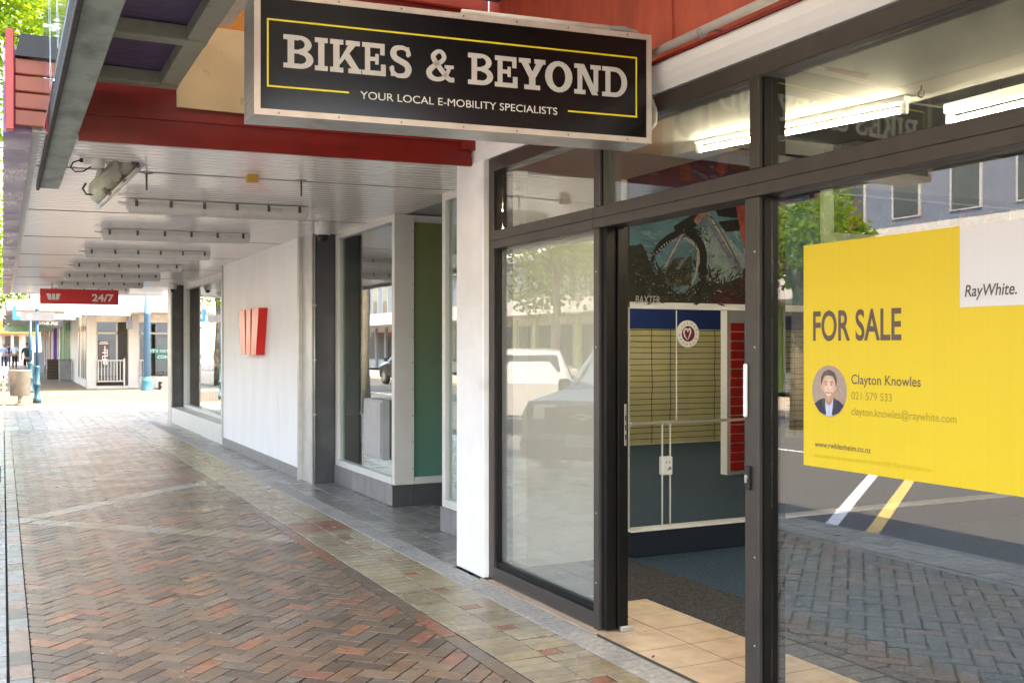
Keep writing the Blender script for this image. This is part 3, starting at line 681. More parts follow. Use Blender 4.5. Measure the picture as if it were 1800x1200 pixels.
def soft(cx, cy, rx, ry, c0, c1, n=7):
    for q in range(n):
        f = q / (n - 1); A_.disc(cx, cy, rx * (1 - f * .75), ry * (1 - f * .75), tone([a + (b - a) * f for a, b in zip(c0, c1)]), 24)
A_.step = .00004
A_.disc(0, 0, .093, .1, tone((.40, .30, .24)), 40)
rp = random.Random(4)
for q in range(9):
    a = rp.uniform(0, 6.28); d_ = rp.uniform(.02, .06); soft(d_ * math.cos(a), d_ * math.sin(a) + .01, rp.uniform(.018, .03), rp.uniform(.018, .03), (.40, .30, .24), rp.choice(((.52, .42, .35), (.30, .2, .15), (.46, .30, .22))), 5)
A_.poly([(-.078, -.052), (-.052, -.036), (-.02, -.026), (.024, -.026), (.054, -.036), (.078, -.052), (.05, -.083), (0, -.0985), (-.05, -.083)], tone((.03, .035, .05)))
A_.poly([(-.020, -.026), (.024, -.026), (.018, -.096), (0, -.098), (-.016, -.096)], tone((.55, .62, .78))); A_.poly([(-.002, -.04), (.006, -.04), (.010, -.097), (-.006, -.097)], tone((.48, .55, .72)))
A_.poly([(-.024, -.022), (-.038, -.04), (-.012, -.096), (-.02, -.05)], tone((.06, .065, .08))); A_.poly([(.028, -.022), (.042, -.04), (.014, -.096), (.023, -.05)], tone((.05, .055, .07)))
soft(0, -.024, .021, .03, (.42, .22, .15), (.50, .28, .2), 4)
for x in (-.037, .038): soft(x, .016, .006, .011, (.62, .38, .28), (.75, .48, .38), 3)
A_.disc(.001, .034, .040, .048, tone((.10, .06, .04)), 28)
soft(0, .016, .037, .053, (.62, .38, .28), (.86, .60, .48), 9)
A_.poly([(-.035, .006), (-.030, -.022), (-.014, -.037), (0, -.040), (.015, -.037), (.031, -.022), (.036, .006), (.024, -.006), (.012, -.002), (0, -.004), (-.012, -.002), (-.023, -.006)], tone((.50, .30, .21)))
soft(0, -.024, .016, .012, (.50, .30, .21), (.60, .38, .28), 4)
A_.poly([(-.015, -.009), (0, -.011), (.016, -.009), (.010, -.017), (0, -.019), (-.009, -.017)], tone((.78, .66, .6)))
for x in (-.015, .016):
    soft(x, .026, .010, .006, (.68, .43, .33), (.56, .33, .25), 3); A_.disc(x, .026, .0065, .0032, tone((.62, .55, .5)), 10); A_.disc(x, .026, .003, .0032, tone((.05, .03, .025)), 8)
    A_.line([(x - .010, .034), (x, .037), (x + .010, .034)], [.002, .004, .002], tone((.16, .09, .06)))
A_.line([(-.004, .024), (-.006, .006), (.001, .003), (.008, .006)], [.002, .003, .004, .003], tone((.60, .36, .27))); soft(.001, .012, .004, .010, (.78, .53, .42), (.92, .66, .55), 3)
A_.poly([(-.040, .026), (-.040, .052), (-.026, .074), (0, .081), (.026, .075), (.040, .053), (.041, .026), (.035, .044), (.022, .058), (-.002, .062), (-.024, .057), (-.034, .044)], tone((.11, .065, .04)))
A_.line([(-.03, .056), (-.01, .072), (.02, .070)], [.002, .005, .002], tone((.19, .115, .075)))
A_.build('portrait_print', po)

# ---------------------------------------------------------------- things on the shop front
mb = MB(); mb.tube([(2.80, 4.16, 2.912), (2.80, 1.0, 2.925)], .020, 12)
pp = thing('conduit_pipe', 'white plastic conduit pipe clipped along the red wall above the fascia', 'pipe', (2.8, 3, 2.9)); mb.build('pipe', M_pvc, pp)
for y in (3.72, 3.05, 2.4):
    m2 = MB(); m2.tube([(2.80, y - .012, 2.9065), (2.80, y + .012, 2.9065)], .0235, 12); m2.box(2.80, 2.90, y - .008, y + .008, 2.925, 2.931); m2.build('pipe_clip', M_silver, pp)
SG = Vector((.926, 4.251, 2.458)); SU = Vector((1.814, -.213, 0)); SL = SU.length; su = SU.normalized(); sn = Vector((su.y, -su.x, 0))   # outward (towards the camera)
sg = thing('lightbox_sign', 'black hanging lightbox sign reading BIKES & BEYOND in an aluminium frame', 'sign', tuple(SG))
DV = Vector((.003, .204, 0))
def sgp(a, b, d=0.0): return SG + su * a + Vector((0, 0, b)) + sn * d
H_ = .5125
mb = MB(); q = [SG, SG + SU, SG + SU + Vector((0, 0, H_)), SG + Vector((0, 0, H_))]; mb.prism(q, DV); mb.build('cabinet', M_alu, sg)
fw = .026
for nm, a0, b0, a1, b1 in (('b', 0, 0, SL, fw), ('t', 0, H_ - fw, SL, H_)):
    mb = MB(); mb.prism([sgp(a0, b0), sgp(a1, b0), sgp(a1 - (fw if nm == 't' else 0), b1) if 0 else sgp(a1, b1), sgp(a0, b1)], sn * .008); mb.build('frame_rail', M_alupink, sg)
for a in (0, SL - fw):
    mb = MB(); mb.prism([sgp(a, fw), sgp(a + fw, fw), sgp(a + fw, H_ - fw), sgp(a, H_ - fw)], sn * .008); mb.build('frame_rail', M_alupink, sg)
mb = MB(); mb.prism([sgp(fw, fw), sgp(SL - fw, fw), sgp(SL - fw, H_ - fw), sgp(fw, H_ - fw)], sn * .003); mb.build('sign_face', M_signblk, sg)
mb = MB()
for a in (.1, .35, .62, .9, 1.15, 1.4, 1.7):
    for b in (.012, H_ - .012): mb.tube([sgp(a, b, .008), sgp(a, b, .011)], .004, 8)
mb.build('rivets', M_clip, sg, kind='stuff')
SM = frame_mat(sgp(0, 0, .0032), su, (0, 0, 1)); A_ = Art(SM, .0001, .0003); yl = .0075
A_.rect(.052, .394, 1.752, .394 + yl, M_yel).rect(.052, .118, .052 + yl, .3939, M_yel).rect(1.752 - yl, .118, 1.752, .3939, M_yel).rect(.0596, .118, .393, .118 + yl, M_yel).rect(1.401, .118, 1.7444, .118 + yl, M_yel)
A_.build('yellow_border', sg)
A_ = Art(SM, .0001, .0003)
def G_(x, w, shapes, h=.1385, y=.2035):
    for sh in shapes:
        k = sh[0]
        if k == 'r': A_.rect(x + sh[1] * w, y + sh[2] * h, x + sh[3] * w, y + sh[4] * h, M_letter)
        elif k == 'p': A_.poly([(x + a * w, y + b * h) for a, b in sh[1]], M_letter)
        elif k == 'a': A_.band(x + sh[1] * w, y + sh[2] * h, sh[3] * w, sh[5] * w, sh[7], sh[8], M_letter, 20, ryo=sh[4] * h, ryi=sh[6] * h)
        elif k == 'l':
            pp, ww = spline(sh[1], sh[2]); A_.line([(x + a * w, y + b * h) for a, b in pp], [q * h for q in ww], M_letter)
stem = lambda a=.14, b=.36: ('r', a, .12, b, .88)
LB = [stem(), ('r', 0, 0, .55, .15), ('r', 0, .85, .52, 1), ('r', .3, .45, .55, .57), ('a', .52, .735, .42, .265, .19, .14, -90, 90), ('a', .54, .285, .46, .285, .22, .14, -90, 90)]
LI = [('r', .26, .12, .74, .88), ('r', 0, 0, 1, .15), ('r', 0, .85, 1, 1)]
LK = [stem(.1, .3), ('r', 0, 0, .42, .15), ('r', 0, .85, .42, 1), ('p', [(.3, .38), (.58, .86), (.82, .86), (.3, .22)]), ('r', .5, .85, .95, 1), ('p', [(.42, .50), (.60, .62), (.93, .14), (.69, .14)]), ('r', .58, 0, 1, .15)]
LE = [stem(.12, .34), ('r', 0, 0, 1, .15), ('r', 0, .85, .95, 1), ('r', .79, .15, 1, .36), ('r', .76, .64, .95, .85), ('r', .34, .44, .62, .57), ('r', .55, .34, .70, .67)]
LS = [('l', [(.86, .70), (.84, .84), (.68, .925), (.48, .94), (.26, .89), (.17, .75), (.26, .61), (.50, .52), (.76, .42), (.86, .27), (.76, .11), (.52, .06), (.30, .08), (.14, .18), (.10, .32)], [.16, .13, .13, .14, .17, .20, .20, .19, .2, .21, .18, .14, .13, .13, .16]), ('r', .78, .66, .90, .97), ('r', .06, .03, .18, .36)]
LA = [('l', [(.98, .08), (.80, .10), (.62, .28), (.34, .60), (.26, .78), (.40, .93), (.56, .92), (.64, .78), (.56, .64), (.30, .48), (.12, .30), (.16, .14), (.36, .06), (.58, .10), (.74, .26), (.82, .44)], [.14, .15, .17, .17, .16, .13, .13, .15, .14, .16, .18, .18, .14, .13, .13, .12]), ('r', .66, .42, .98, .53), ('r', .80, 0, 1, .14)]
LY = [('r', .38, .12, .62, .42), ('r', .2, 0, .8, .15), ('p', [(.08, .87), (.34, .87), (.60, .42), (.38, .38)]), ('p', [(.66, .87), (.92, .87), (.62, .38), (.42, .42)]), ('r', 0, .85, .44, 1), ('r', .58, .85, 1, 1)]
LO = [('a', .5, .5, .5, .515, .24, .35, 0, 360)]
LN = [('r', .12, .12, .30, .88), ('r', .72, .12, .90, .88), ('r', 0, 0, .42, .15), ('r', 0, .85, .36, 1), ('r', .60, .85, 1, 1), ('p', [(.12, 1), (.36, 1), (.90, 0), (.66, 0)])]
LD = [stem(.13, .33), ('r', 0, 0, .55, .15), ('r', 0, .85, .55, 1), ('a', .50, .5, .50, .5, .27, .35, -90, 90)]
for x0, x1, L in ((.119, .243, LB), (.249, .303, LI), (.313, .446, LK), (.449, .552, LE), (.568, .665, LS), (.729, .858, LA), (.921, 1.038, LB), (1.046, 1.154, LE), (1.16, 1.288, LY), (1.286, 1.421, LO), (1.43, 1.564, LN), (1.57, 1.698, LD)): G_(x0, x1 - x0, L)
A_.build('main_lettering', sg)
link('tagline', text_mesh('tagline', 'YOUR LOCAL E-MOBILITY SPECIALISTS', .034, frame_mat(sgp(.442, .1, .0036), su, (0, 0, 1)), M_text, width=.906), sg)
br_ = P('sign_arm', B(1.15, 2.9, 4.52, 4.58, 3.055, 3.115), M_red, sg); 
P('sign_arm', B(1.15, 2.9, 4.50, 4.60, 3.1155, 3.125), M_red, sg); P('arm_bracket', B(2.78, 2.904, 4.49, 4.61, 2.96, 3.06), M_red, sg)
cp = [sgp(.9, H_ + .015, -.02), sgp(1.62, H_ + .018, -.02), sgp(1.70, H_ + .022, -.02), sgp(1.76, H_ + .01, -.02), sgp(1.79, H_ - .03, -.03)]
MB().tube(cp[:2], .013, 10).build('conduit', M_pvc, sg); MB().tube(cp[1:], .013, 10).build('flexible_conduit', M_flex, sg)
cp = [sgp(SL - .01, .27, -.08), sgp(SL + .035, .24, -.08), sgp(SL + .062, .18, -.08), sgp(SL + .058, .12, -.08), sgp(SL + .03, .085, -.08), sgp(SL - .01, .082, -.08)]
MB().tube(cp, .015, 10).build('flexible_conduit', M_flex, sg); MB().box(SG.x + SU.x - .01, SG.x + SU.x + .03, 4.10, 4.17, 2.60, 2.73, bev=.006).build('junction_box', M_pvc, sg)

# ---------------------------------------------------------------- near canopy
can = thing('shop_canopy', 'shop canopy with purple ceiling panels, grey green beams and cream end board', 'canopy', (.3, 3, 2.7))
def C(name, mb, m, **k): return mb.build(name, m, can, **k)
C('edge_beam', B(.245, .378, -6, 8.4, 2.685, 2.75, bev=.004), M_green)
C('gutter_lip', B(.222, .2445, -6, 8.4, 2.665, 2.79, bev=.003), M_rust)
C('clear_sheet', B(.1985, .2015, 1.0, 6.15, 2.69, 3.5), G_sheet)
mb = MB()
for k in range(5):
    y = 2.4 + k * .7; pts = [(.197 + .002 * math.sin(i * 1.7 + k), y + .03 * i + .006 * math.sin(i * 2 + k), 2.70 + .09 * i) for i in range(9)]
    mb.tube(pts, .0012, 4)
C('sheet_crease', mb, G_sheet)
ys = [6.12, 5.2, 4.28, 3.36, 2.44, 1.52, .6]
for y in ys: C('cross_beam', B(.379, .90, y - .05, y + .05, 2.985, 3.06, bev=.004), M_green2)
for i in range(len(ys) - 1):
    C('purple_panel', B(.379, .895, ys[i + 1] + .001, ys[i] - .001, 3.063, 3.075), M_purple)
    C('long_beam', B(.80, .90, ys[i + 1] + .051, ys[i] - .051, 2.99, 3.0625, bev=.004), M_green2)
C('edge_upstand', B(.25, .36, -6, 6.1, 2.7505, 3.59), M_green)
C('end_board', B(.905, 1.45, 6.19, 6.215, 2.895, 3.385), M_cream, label='cream board')
C('end_board', B(.905, 1.45, 6.192, 6.215, 3.387, 4.2), M_orange, label='orange upper board')
C('end_board', B(1.452, 1.99, 6.19, 6.215, 2.9, 4.2), M_orange, label='orange board'); C('end_board', B(1.992, 2.9, 6.19, 6.215, 2.96, 4.2), M_redwall, label='red board')
# open raked rafters with skylight sheets above the pavement
for k in range(9):
    y = 6.0 - k * .9; C('rafter', B(.36, 2.90, y - .04, y + .04, 3.75, 3.9), M_char)
C('ridge_beam', B(.25, .36, -6, 6.15, 3.6, 3.95), M_green2); C('ridge_beam', B(2.06, 2.14, -6, 6.15, 3.70, 3.749), M_char)
for k in range(9):
    y = 6.0 - k * .9; C('skylight_sheet', B(.3, 2.1, y - .86, y - .04, 3.905, 3.912), G_sky); C('roof_board', B(2.101, 2.9, y - .86, y - .04, 3.903, 3.92), M_inwall)
cl_ = thing('canopy_lamp', 'small white canopy lamp cut off by the top edge above the orange board', 'lamp', (1.0, 5.6, 3.3))
x_, z_ = W2(400, 2, 5.6)
MB().box(x_ - .10, x_ + .10, 5.2, 6.0, z_ - .02, z_ + .1, bev=.02, seg=2).build('diffuser', M_batten, cl_); B(x_ - .08, x_ + .08, 5.25, 5.95, z_ + .101, z_ + .15).build('housing', M_winframe, cl_)

# ================================================================ BANK BUILDING
bank = thing('bank_building', 'bank building with white panelled wall, charcoal columns and long white soffit awning', 'bank', (3, 13, 0))
def K(name, mb, m, parent=bank, **k): return mb.build(name, m, parent, **k)
# soffit planks: ribbed sheet running across the pavement
mb = MB(); y = 6.26; zs = 2.757
prof = []
while y < 25.2:
    prof += [(y, zs + .002), (y + .012, zs - .005), (y + .092, zs - .005), (y + .104, zs + .002)]; y += .11
def slope(x): return zs - .045 * (2.8 - x) / 2.6
rows = []
for x in (.19, 3.4): rows.append([mb.bm.verts.new((x, yy, zz - .045 * max(0, (2.8 - x)) / 2.6)) for yy, zz in prof])
for i in range(len(prof) - 1): mb._f([rows[0][i], rows[0][i + 1], rows[1][i + 1], rows[1][i]])
K('soffit', mb, M_soffit)
for y in (7.5, 9.9, 12.3, 14.7, 17.1, 19.5, 21.9):
    mb = MB(); mb.prism([(.2, y, slope(.2) - .0045), (3.3, y, zs - .0045), (3.3, y + .022, zs - .0045), (.2, y + .022, slope(.2) - .0045)], (0, 0, -.004)); K('soffit_joint', mb, mat('soffit shadow gap', (.2, .18, .17), .5))
K('awning_roof', B(.14, 3.4, 6.32, 25.25, 2.79, 3.0), M_char); K('soffit_edge', B(.145, .189, 6.24, 25.25, 2.69, 2.789), M_silver)
K('awning_fascia', B(-.0, .144, 6.24, 25.3, 2.672, 3.15), mat('peeling purple paint', (.20, .115, .21), .35, 0, .15, 4, dirt=(.5, .43, .40), dscale=1.2, dlo=.60, dhi=.63, stretch=(6, 1, 6), rvar=.15))
K('awning_end', B(.1445, 9, 25.255, 25.3, 2.69, 3.1), M_whitegl)
# red stepped end beam and red end posts
for z0, z1, yo in ((2.70, 2.755, 0.0), (2.7555, 2.85, .012), (2.8505, 2.90, .0), (2.9005, 2.99, .02), (2.9905, 3.1, .05)):
    sh = .05 if z0 < 2.8 else .04
    mb = MB(); y0 = 6.2 + yo; y1 = 6.235 if yo < .03 else 6.27; xl = .379
    mb.prism([(xl, y0, z0 - .045), (2.785, y0, z0), (2.785, y0, z1), (xl, y0, z1 - .045)], (0, y1 - y0, 0)); K('end_flashing', mb, M_red)
K('flashing_cap', B(2.70, 2.80, 6.16, 6.24, 2.80, 2.89, bev=.004), M_red)
M_redpost = mat('bright red post', (.42, .014, .010), .3, 0, .1, 6)
for x0, x1 in ((.012, .055), (.212, .244)): K('end_post', B(x0, x1, 6.14, 6.20, 2.672, 3.215, bev=.004), M_redpost)
for k in range(4): K('end_board', B(.0565, .211, 6.15, 6.19, 2.70 + k * .093, 2.785 + k * .093 + (0 if k < 3 else .0), bev=.006), mat('orange red board', (.27, .060, .030), .5, 0, .15, 6, dirt=(.2, .08, .05), dscale=9, dlo=.55, dhi=.8))
mb = MB(); mb.loft([[(.058, y, 3.07), (.259, y, 3.07), (.259, y, 3.16), (.20, y, 3.19), (.085, y, 3.19)] for y in (6.12, 6.2)], smooth=False); K('end_cap', mb, M_black)
# facade pieces
K('upper_wall', B(3.0, 12, 6.36, 22, 3.0, 6.6), M_white); K('rear_wall', B(7.2, 7.4, 6.4, 22, 0, 3), mat('bank interior', (.22, .22, .22), .7)); K('floor', B(3.9, 7.2, 6.45, 21.9, -.1, .002), M_dktile); K('ceiling', B(3.402, 7.2, 6.4, 22, 2.77, 2.9), M_ceil)
K('roof', B(3.0, 12, 6.36, 22, 6.6, 6.8), M_char)
K('end_wall', B(3.1, 12, 21.85, 22.0, 0, 2.99), M_white)
pan = K('wall_panel', B(3.02, 3.15, 11.52, 15.98, .125, 2.752), M_white)
K('panel_base', B(3.012, 3.12, 11.46, 16.04, 0, .124), mat('base strip', (.22, .215, .21), .5))
K('edge_trim', B(3.0, 3.12, 11.455, 11.519, .0, 2.753), M_silver); K('edge_trim', B(3.0, 3.12, 15.981, 16.08, .125, 2.753), M_silver)
K('column', B(3.056, 3.42, 11.05, 11.44, 0, 2.754, bev=.003), M_char); K('corner_trim', B(3.042, 3.0555, 11.06, 11.454, 0, 2.753), M_silver)
K('column_conduit', MB().tube([(3.066, 11.036, .0), (3.066, 11.036, 2.75)], .010, 8), M_silver)
mb = MB()
for z in (.75, 1.35, 1.95): mb.box(3.052, 3.082, 11.024, 11.049, z, z + .02)
K('conduit_clip', mb, M_silver)
# display window beside the cash machine lobby
wx = 3.33
K('window_frame', B(wx - .03, wx + .05, 10.95, 11.03, .2, 2.754), M_winframe); K('window_frame', B(wx - .03, wx + .05, 9.20, 10.95, 2.69, 2.754), M_winframe)
K('window_frame', B(wx - .035, wx + .05, 9.20, 10.95, .2, .265), M_winframe)
K('corner_post', B(wx - .03, wx + .17, 9.125, 9.198, .2, 2.754, bev=.003), M_winframe)
mb = MB()
for k in range(10): mb.tube([(wx + .155, 9.125, .35 + k * .25), (wx + .155, 9.121, .35 + k * .25)], .005, 6)
K('screws', mb, M_clip, kind='stuff')
K('window_glass', B(wx, wx + .008, 9.20, 10.95, .265, 2.69), G_bank)
K('lobby_glass', B(wx + .171, 4.5, 9.16, 9.17, .265, 2.69), G_frost); K('window_frame', B(wx + .171, 4.5, 9.14, 9.19, .2, .264), M_winframe); K('window_frame', B(wx + .171, 4.5, 9.14, 9.19, 2.691, 2.754), M_winframe)
def plinth(x0, x1, y0, y1, z, m, along):
    core = K('plinth', B(x0 + .006, x1 - .006, y0 + .006, y1 - .006, 0, z - .002), M_grout)
    n = max(1, round(((y1 - y0) if along == 'y' else (x1 - x0)) / .2))
    for i in range(n):
        if along == 'y': a = y0 + (y1 - y0) * i / n; me = B(x0, x0 + .0055, a + .002, a + (y1 - y0) / n - .002, .003, z, bev=.001)
        else: a = x0 + (x1 - x0) * i / n; me = B(a + .002, a + (x1 - x0) / n - .002, y0, y0 + .0055, .003, z, bev=.001)
        me.build('plinth_tile', m, core)
plinth(wx - .045, wx + .1, 9.14, 11.03, .199, M_greytile, 'y'); plinth(wx - .035, 4.5, 9.125, 9.1395, .199, M_dktile, 'x')
# near pane beside the pier
K('window_frame', B(3.22, 3.3, 7.69, 7.76, .2, 2.754), M_winframe); K('window_frame', B(3.22, 3.3, 6.471, 7.689, .2, .265), M_winframe); K('window_frame', B(3.22, 3.3, 6.471, 7.689, 2.69, 2.754), M_winframe)
K('window_glass', B(3.25, 3.258, 6.471, 7.69, .265, 2.69), G_bank); K('window_blind', B(3.30, 3.32, 6.471, 7.60, .3, 2.68), mat('pale blind', (.45, .52, .48), .6))
plinth(3.205, 3.31, 6.471, 7.765, .199, M_greytile, 'y')
K('lobby_door', B(4.50, 4.56, 7.5, 9.0, 0, 2.75), mat('lobby dark', (.03, .035, .035), .3))
K('window_backing', B(3.95, 4.0, 9.2, 11.0, .2, 2.7), mat('grey lobby lining', (.10, .10, .105), .5))
cab = K('steel_cabinet', B(3.252, 3.328, 9.33, 9.88, .42, .99, bev=.004), mat('grey cabinet', (.36, .36, .37), .4)); K('cabinet_door', B(3.240, 3.2515, 9.35, 9.86, .44, .97, bev=.003), mat('grey cabinet', 0), cab)
# far window
K('window_sill', B(3.02, 3.42, 16.1, 21.4, 0, .3), M_winframe); 
K('window_frame', B(3.26, 3.36, 16.1, 16.18, .301, 2.753), M_winframe); K('window_frame', B(3.26, 3.36, 21.3, 21.42, .301, 2.753), M_winframe); K('window_frame', B(3.26, 3.36, 16.181, 21.299, 2.65, 2.753), M_winframe); K('window_frame', B(3.26, 3.36, 16.181, 21.299, .301, .36), M_winframe)
K('window_glass', B(3.31, 3.318, 16.181, 21.299, .361, 2.649), G_bank); K('red_blind', B(3.40, 3.43, 19.35, 21.25, .37, 2.64), mat('dark red blind', (.22, .012, .015), .5)); K('window_backing', B(3.44, 3.47, 19.0, 19.34, .37, 2.64), mat('dark green backing', (.05, .08, .06), .5))
K('pilaster', B(3.05, 3.5, 21.5, 21.845, 0, 2.754, bev=.004), M_char); K('corner_trim', B(3.02, 3.049, 21.47, 21.9, 0, 2.753), M_silver)

# red emblem on the white wall
em = thing('wall_emblem', 'bright red three bar W emblem standing proud of the white wall', 'emblem', (3.0, 13.7, 1.4))
def bars(y0, w, z0, h, f):
    for q in ([(0, 1), (.31, 1), (.365, 0), (.14, 0)], [(.39, 1), (.61, 1), (.61, 0), (.39, 0)], [(.69, 1), (1, 1), (.86, 0), (.635, 0)]): f([(y0 - a * w, z0 + b * h) for a, b in q])
bars(14.30, 1.24, 1.40, .60, lambda p: MB().prism([(2.905, y, z) for y, z in p], (.114, 0, 0)).build('emblem_bar', M_emblem, em))
# hanging 24/7 sign
hs = thing('hanging_sign', 'red hanging sign with white W emblem and 24/7 below the soffit', 'sign', (1.33, 21.4, 2.61))
B(.63, 2.03, 21.38, 21.46, 2.328, 2.612, bev=.004).build('sign_box', M_redsign, hs)
for x in (.84, 1.84): MB().tube([(x, 21.42, 2.612), (x, 21.42, slope(x))], .012, 8).build('hanger_rod', M_silver, hs)
A_ = Art(frame_mat((.74, 21.38, 2.405), (1, 0, 0), (0, 0, 1)), .0005, .002)
for q in ([(0, 1), (.31, 1), (.365, 0), (.14, 0)], [(.39, 1), (.61, 1), (.61, 0), (.39, 0)], [(.69, 1), (1, 1), (.86, 0), (.635, 0)]): A_.poly([(a * .25, b * .115) for a, b in q], M_text)
A_.build('emblem_print', hs)
link('lettering', text_mesh('lettering', '24/7', .14, frame_mat((1.545, 21.376, 2.392), (1, 0, 0), (0, 0, 1)), M_text, width=.395, bold=.03), hs)
# battens
def batten():
    r = thing('batten_light', '', 'light')
    mb = MB(); pr = [(-.055, .0), (-.06, -.03), (-.045, -.07), (-.02, -.088), (.02, -.088), (.045, -.07), (.06, -.03), (.055, 0)]
    mb.loft([[(x, a * .8, z * (1 if 0 < i < 3 else .7)) for a, z in pr] for i, x in enumerate((0, .02, 1.49, 1.51))], smooth=False); mb.build('diffuser', M_batten, r)
    B(.0, 1.51, -.056, .056, .001, .022, bev=.004).build('base_tray', M_winframe, r)
    for k in range(6):
        x = .08 + k * .27; B(x - .012, x + .012, -.06, -.048, -.035, .02, bev=.003).build('clip', M_clip, r)
    MB().tube([(-.06, 0, .0), (0, 0, -.01)], .012, 8).build('cable_gland', M_pvc, r)
    MB().tube([(-.05, -.02, .035), (1.6, -.02, .04)], .008, 6).build('conduit', M_pvc, r)
    return r
b0 = batten(); labs = ['large near white batten light right of the floodlight', 'second white batten light from the near end of the soffit', 'third white batten light from the near end of the soffit', 'fourth white batten light from the near end of the soffit',
                       'fifth white batten light from the near end of the soffit', 'farther of the two small white batten lights above the red 24/7 sign', 'farthest white batten light partly behind the red 24/7 sign']
labs[5] = 'sixth white batten light from the near end, just above the red 24/7 sign'
for i in range(7):
    o = b0 if i == 0 else copy_tree(b0); o.location = (.9, 8.92 + 2.36 * i, slope(.9) - .04); o.rotation_euler = (0, -math.atan(.045 / 2.6), 0)
    tag(o, labs[i], 'light', 'batten lights along the white soffit')
# floodlight
fl = thing('floodlight', 'old weathered grey green floodlight on a bracket under the soffit', 'floodlight', (.68, 7.3, 2.72))
ax = Vector((.86 - .56, 0, 2.80 - 2.47)).normalized(); nx = Vector((-ax.z, 0, ax.x)); cc = Vector((.675, 7.3, 2.63))
Mf = Matrix(((ax.x, 0, nx.x, cc.x), (0, 1, 0, cc.y), (ax.z, 0, nx.z, cc.z), (0, 0, 0, 1)))
def rr_(hx, hy, z, r=.05):
    out = []
    for sx, sy, a0 in ((1, 1, 0), (-1, 1, 90), (-1, -1, 180), (1, -1, 270)):
        for k in range(4):
            a = math.radians(a0 + k * 30); out.append(Mf @ Vector((sx * (hx - r) + r * math.cos(a), sy * (hy - r) + r * math.sin(a), z)))
    return out
MB().loft([rr_(.20, .13, -.045, .05), rr_(.205, .135, .0, .05), rr_(.20, .13, .035, .05), rr_(.165, .10, .075, .05), rr_(.15, .09, .085, .05)], smooth=True).build('housing', M_lamp, fl)
for hx, z in ((.206, .01), (.198, .045), (.185, .06)): MB().loft([rr_(hx, hx - .07, z - .003, .05), rr_(hx, hx - .07, z + .003, .05)], smooth=False).build('rib', M_lamp, fl)
MB().loft([rr_(.225, .15, -.065, .04), rr_(.225, .15, -.047, .04)], smooth=False).build('lens_frame', M_silver, fl)
MB().loft([rr_(.2, .13, -.071, .04), rr_(.2, .13, -.066, .04)], smooth=False).build('lens', M_whitegl, fl)
for sy in (-1, 1):
    p = Mf @ Vector((-.02, sy * .15, .0)); q = Vector((p.x, p.y, 2.735)); q2 = Vector((p.x - .02, 7.3, 2.735))
    m2 = MB(); m2.box(p.x - .018, p.x + .018, p.y - .004, p.y + .004, p.z, 2.735); m2.tube([p + Vector((0, -.008, 0)), p + Vector((0, .008, 0))], .034, 14); m2.build('bracket_arm', M_flex, fl)
MB().box(.62, .72, 7.14, 7.46, 2.7355, 2.743).build('bracket_plate', M_flex, fl)
for a in (-.13, .0, .13):
    m2 = MB(); m2.box(a - .012, a + .012, -.155, -.148, -.06, .0, M=Mf); m2.tube([Mf @ Vector((a - .02, -.158, -.03)), Mf @ Vector((a + .02, -.158, -.03))], .008, 6); m2.build('latch', M_clip, fl)
MB().tube([(.57, 7.2, 2.735), (.575, 7.21, 2.66), (.56, 7.22, 2.60)], .022, 8).build('cable_duct', M_flex, fl)
MB().tube([Mf @ Vector(q) for q in ((-.2, -.08, .02), (-.225, -.08, .05), (-.21, -.06, .09), (-.17, -.05, .1))], .008, 6).build('handle', M_clip, fl)
jb = thing('junction_box', 'small cream junction box with looping black cable left of the floodlight', 'junction box', (.52, 7.1, 2.71))
MB().lathe([(.042, 0), (.045, -.01), (.045, -.05), (.04, -.055)], (.545, 7.1, 2.714), 16).build('cover', M_batten, jb)
B(.46, .505, 7.08, 7.12, 2.672, 2.713, bev=.004).build('side_box', M_batten, jb); MB().tube([(.44, 7.1, 2.695), (.465, 7.1, 2.695)], .014, 8).build('plug', M_black, jb)
MB().tube([(.44, 7.1, 2.695), (.40, 7.08, 2.675), (.385, 7.06, 2.64), (.41, 7.05, 2.612), (.46, 7.06, 2.62), (.505, 7.08, 2.655)], .005, 6).build('cable', M_black, jb)
# small things on the soffit
sb = thing('sensor_box', 'small orange brown sensor box under the soffit', 'sensor', (1.6, 7.38, 2.72))
B(1.555, 1.635, 7.35, 7.41, 2.675, 2.735, bev=.004).build('case', mat('amber box', (.52, .30, .06), .45), sb); B(1.57, 1.62, 7.36, 7.40, 2.7355, 2.742).build('base', M_batten, sb)
for x, y, lab in ((.9, 7.55, 'steel eye bolt hanging behind the floodlight'), (1.975, 7.47, 'steel eye bolt on a round plate right of the orange box')):
    r = thing('eye_bolt', lab, 'bolt', (x, y, 2.7), 'eye bolts under the soffit'); z = slope(x) - .003
    MB().lathe([(.045, 0), (.045, -.006), (.02, -.014)], (x, y, z), 14).build('plate', M_flex, r); MB().tube([(x, y, z - .01), (x, y, z - .125)], .007, 8).build('rod', M_clip, r)
def dome(x, y, s, lab):
    r = thing('dome_camera', lab, 'camera', (x, y, 2.72), 'dome cameras under the soffit'); z = slope(x) - .002
    MB().lathe([(.062 * s, 0), (.066 * s, -.02), (.064 * s, -.10 * s), (.052 * s, -.115 * s)], (x, y, z), 20).build('housing', M_batten, r)
    MB().lathe([(.045 * s, -.1151 * s), (.042 * s, -.14 * s), (.026 * s, -.162 * s), (.008 * s, -.168 * s)], (x, y, z), 18).build('dome', M_black, r)
dome(2.85, 9.95, 1.25, 'white dome camera in front of the charcoal column'); dome(2.98, 20.9, 1.1, 'far white dome camera beside the corner pilaster')

exec_later = []
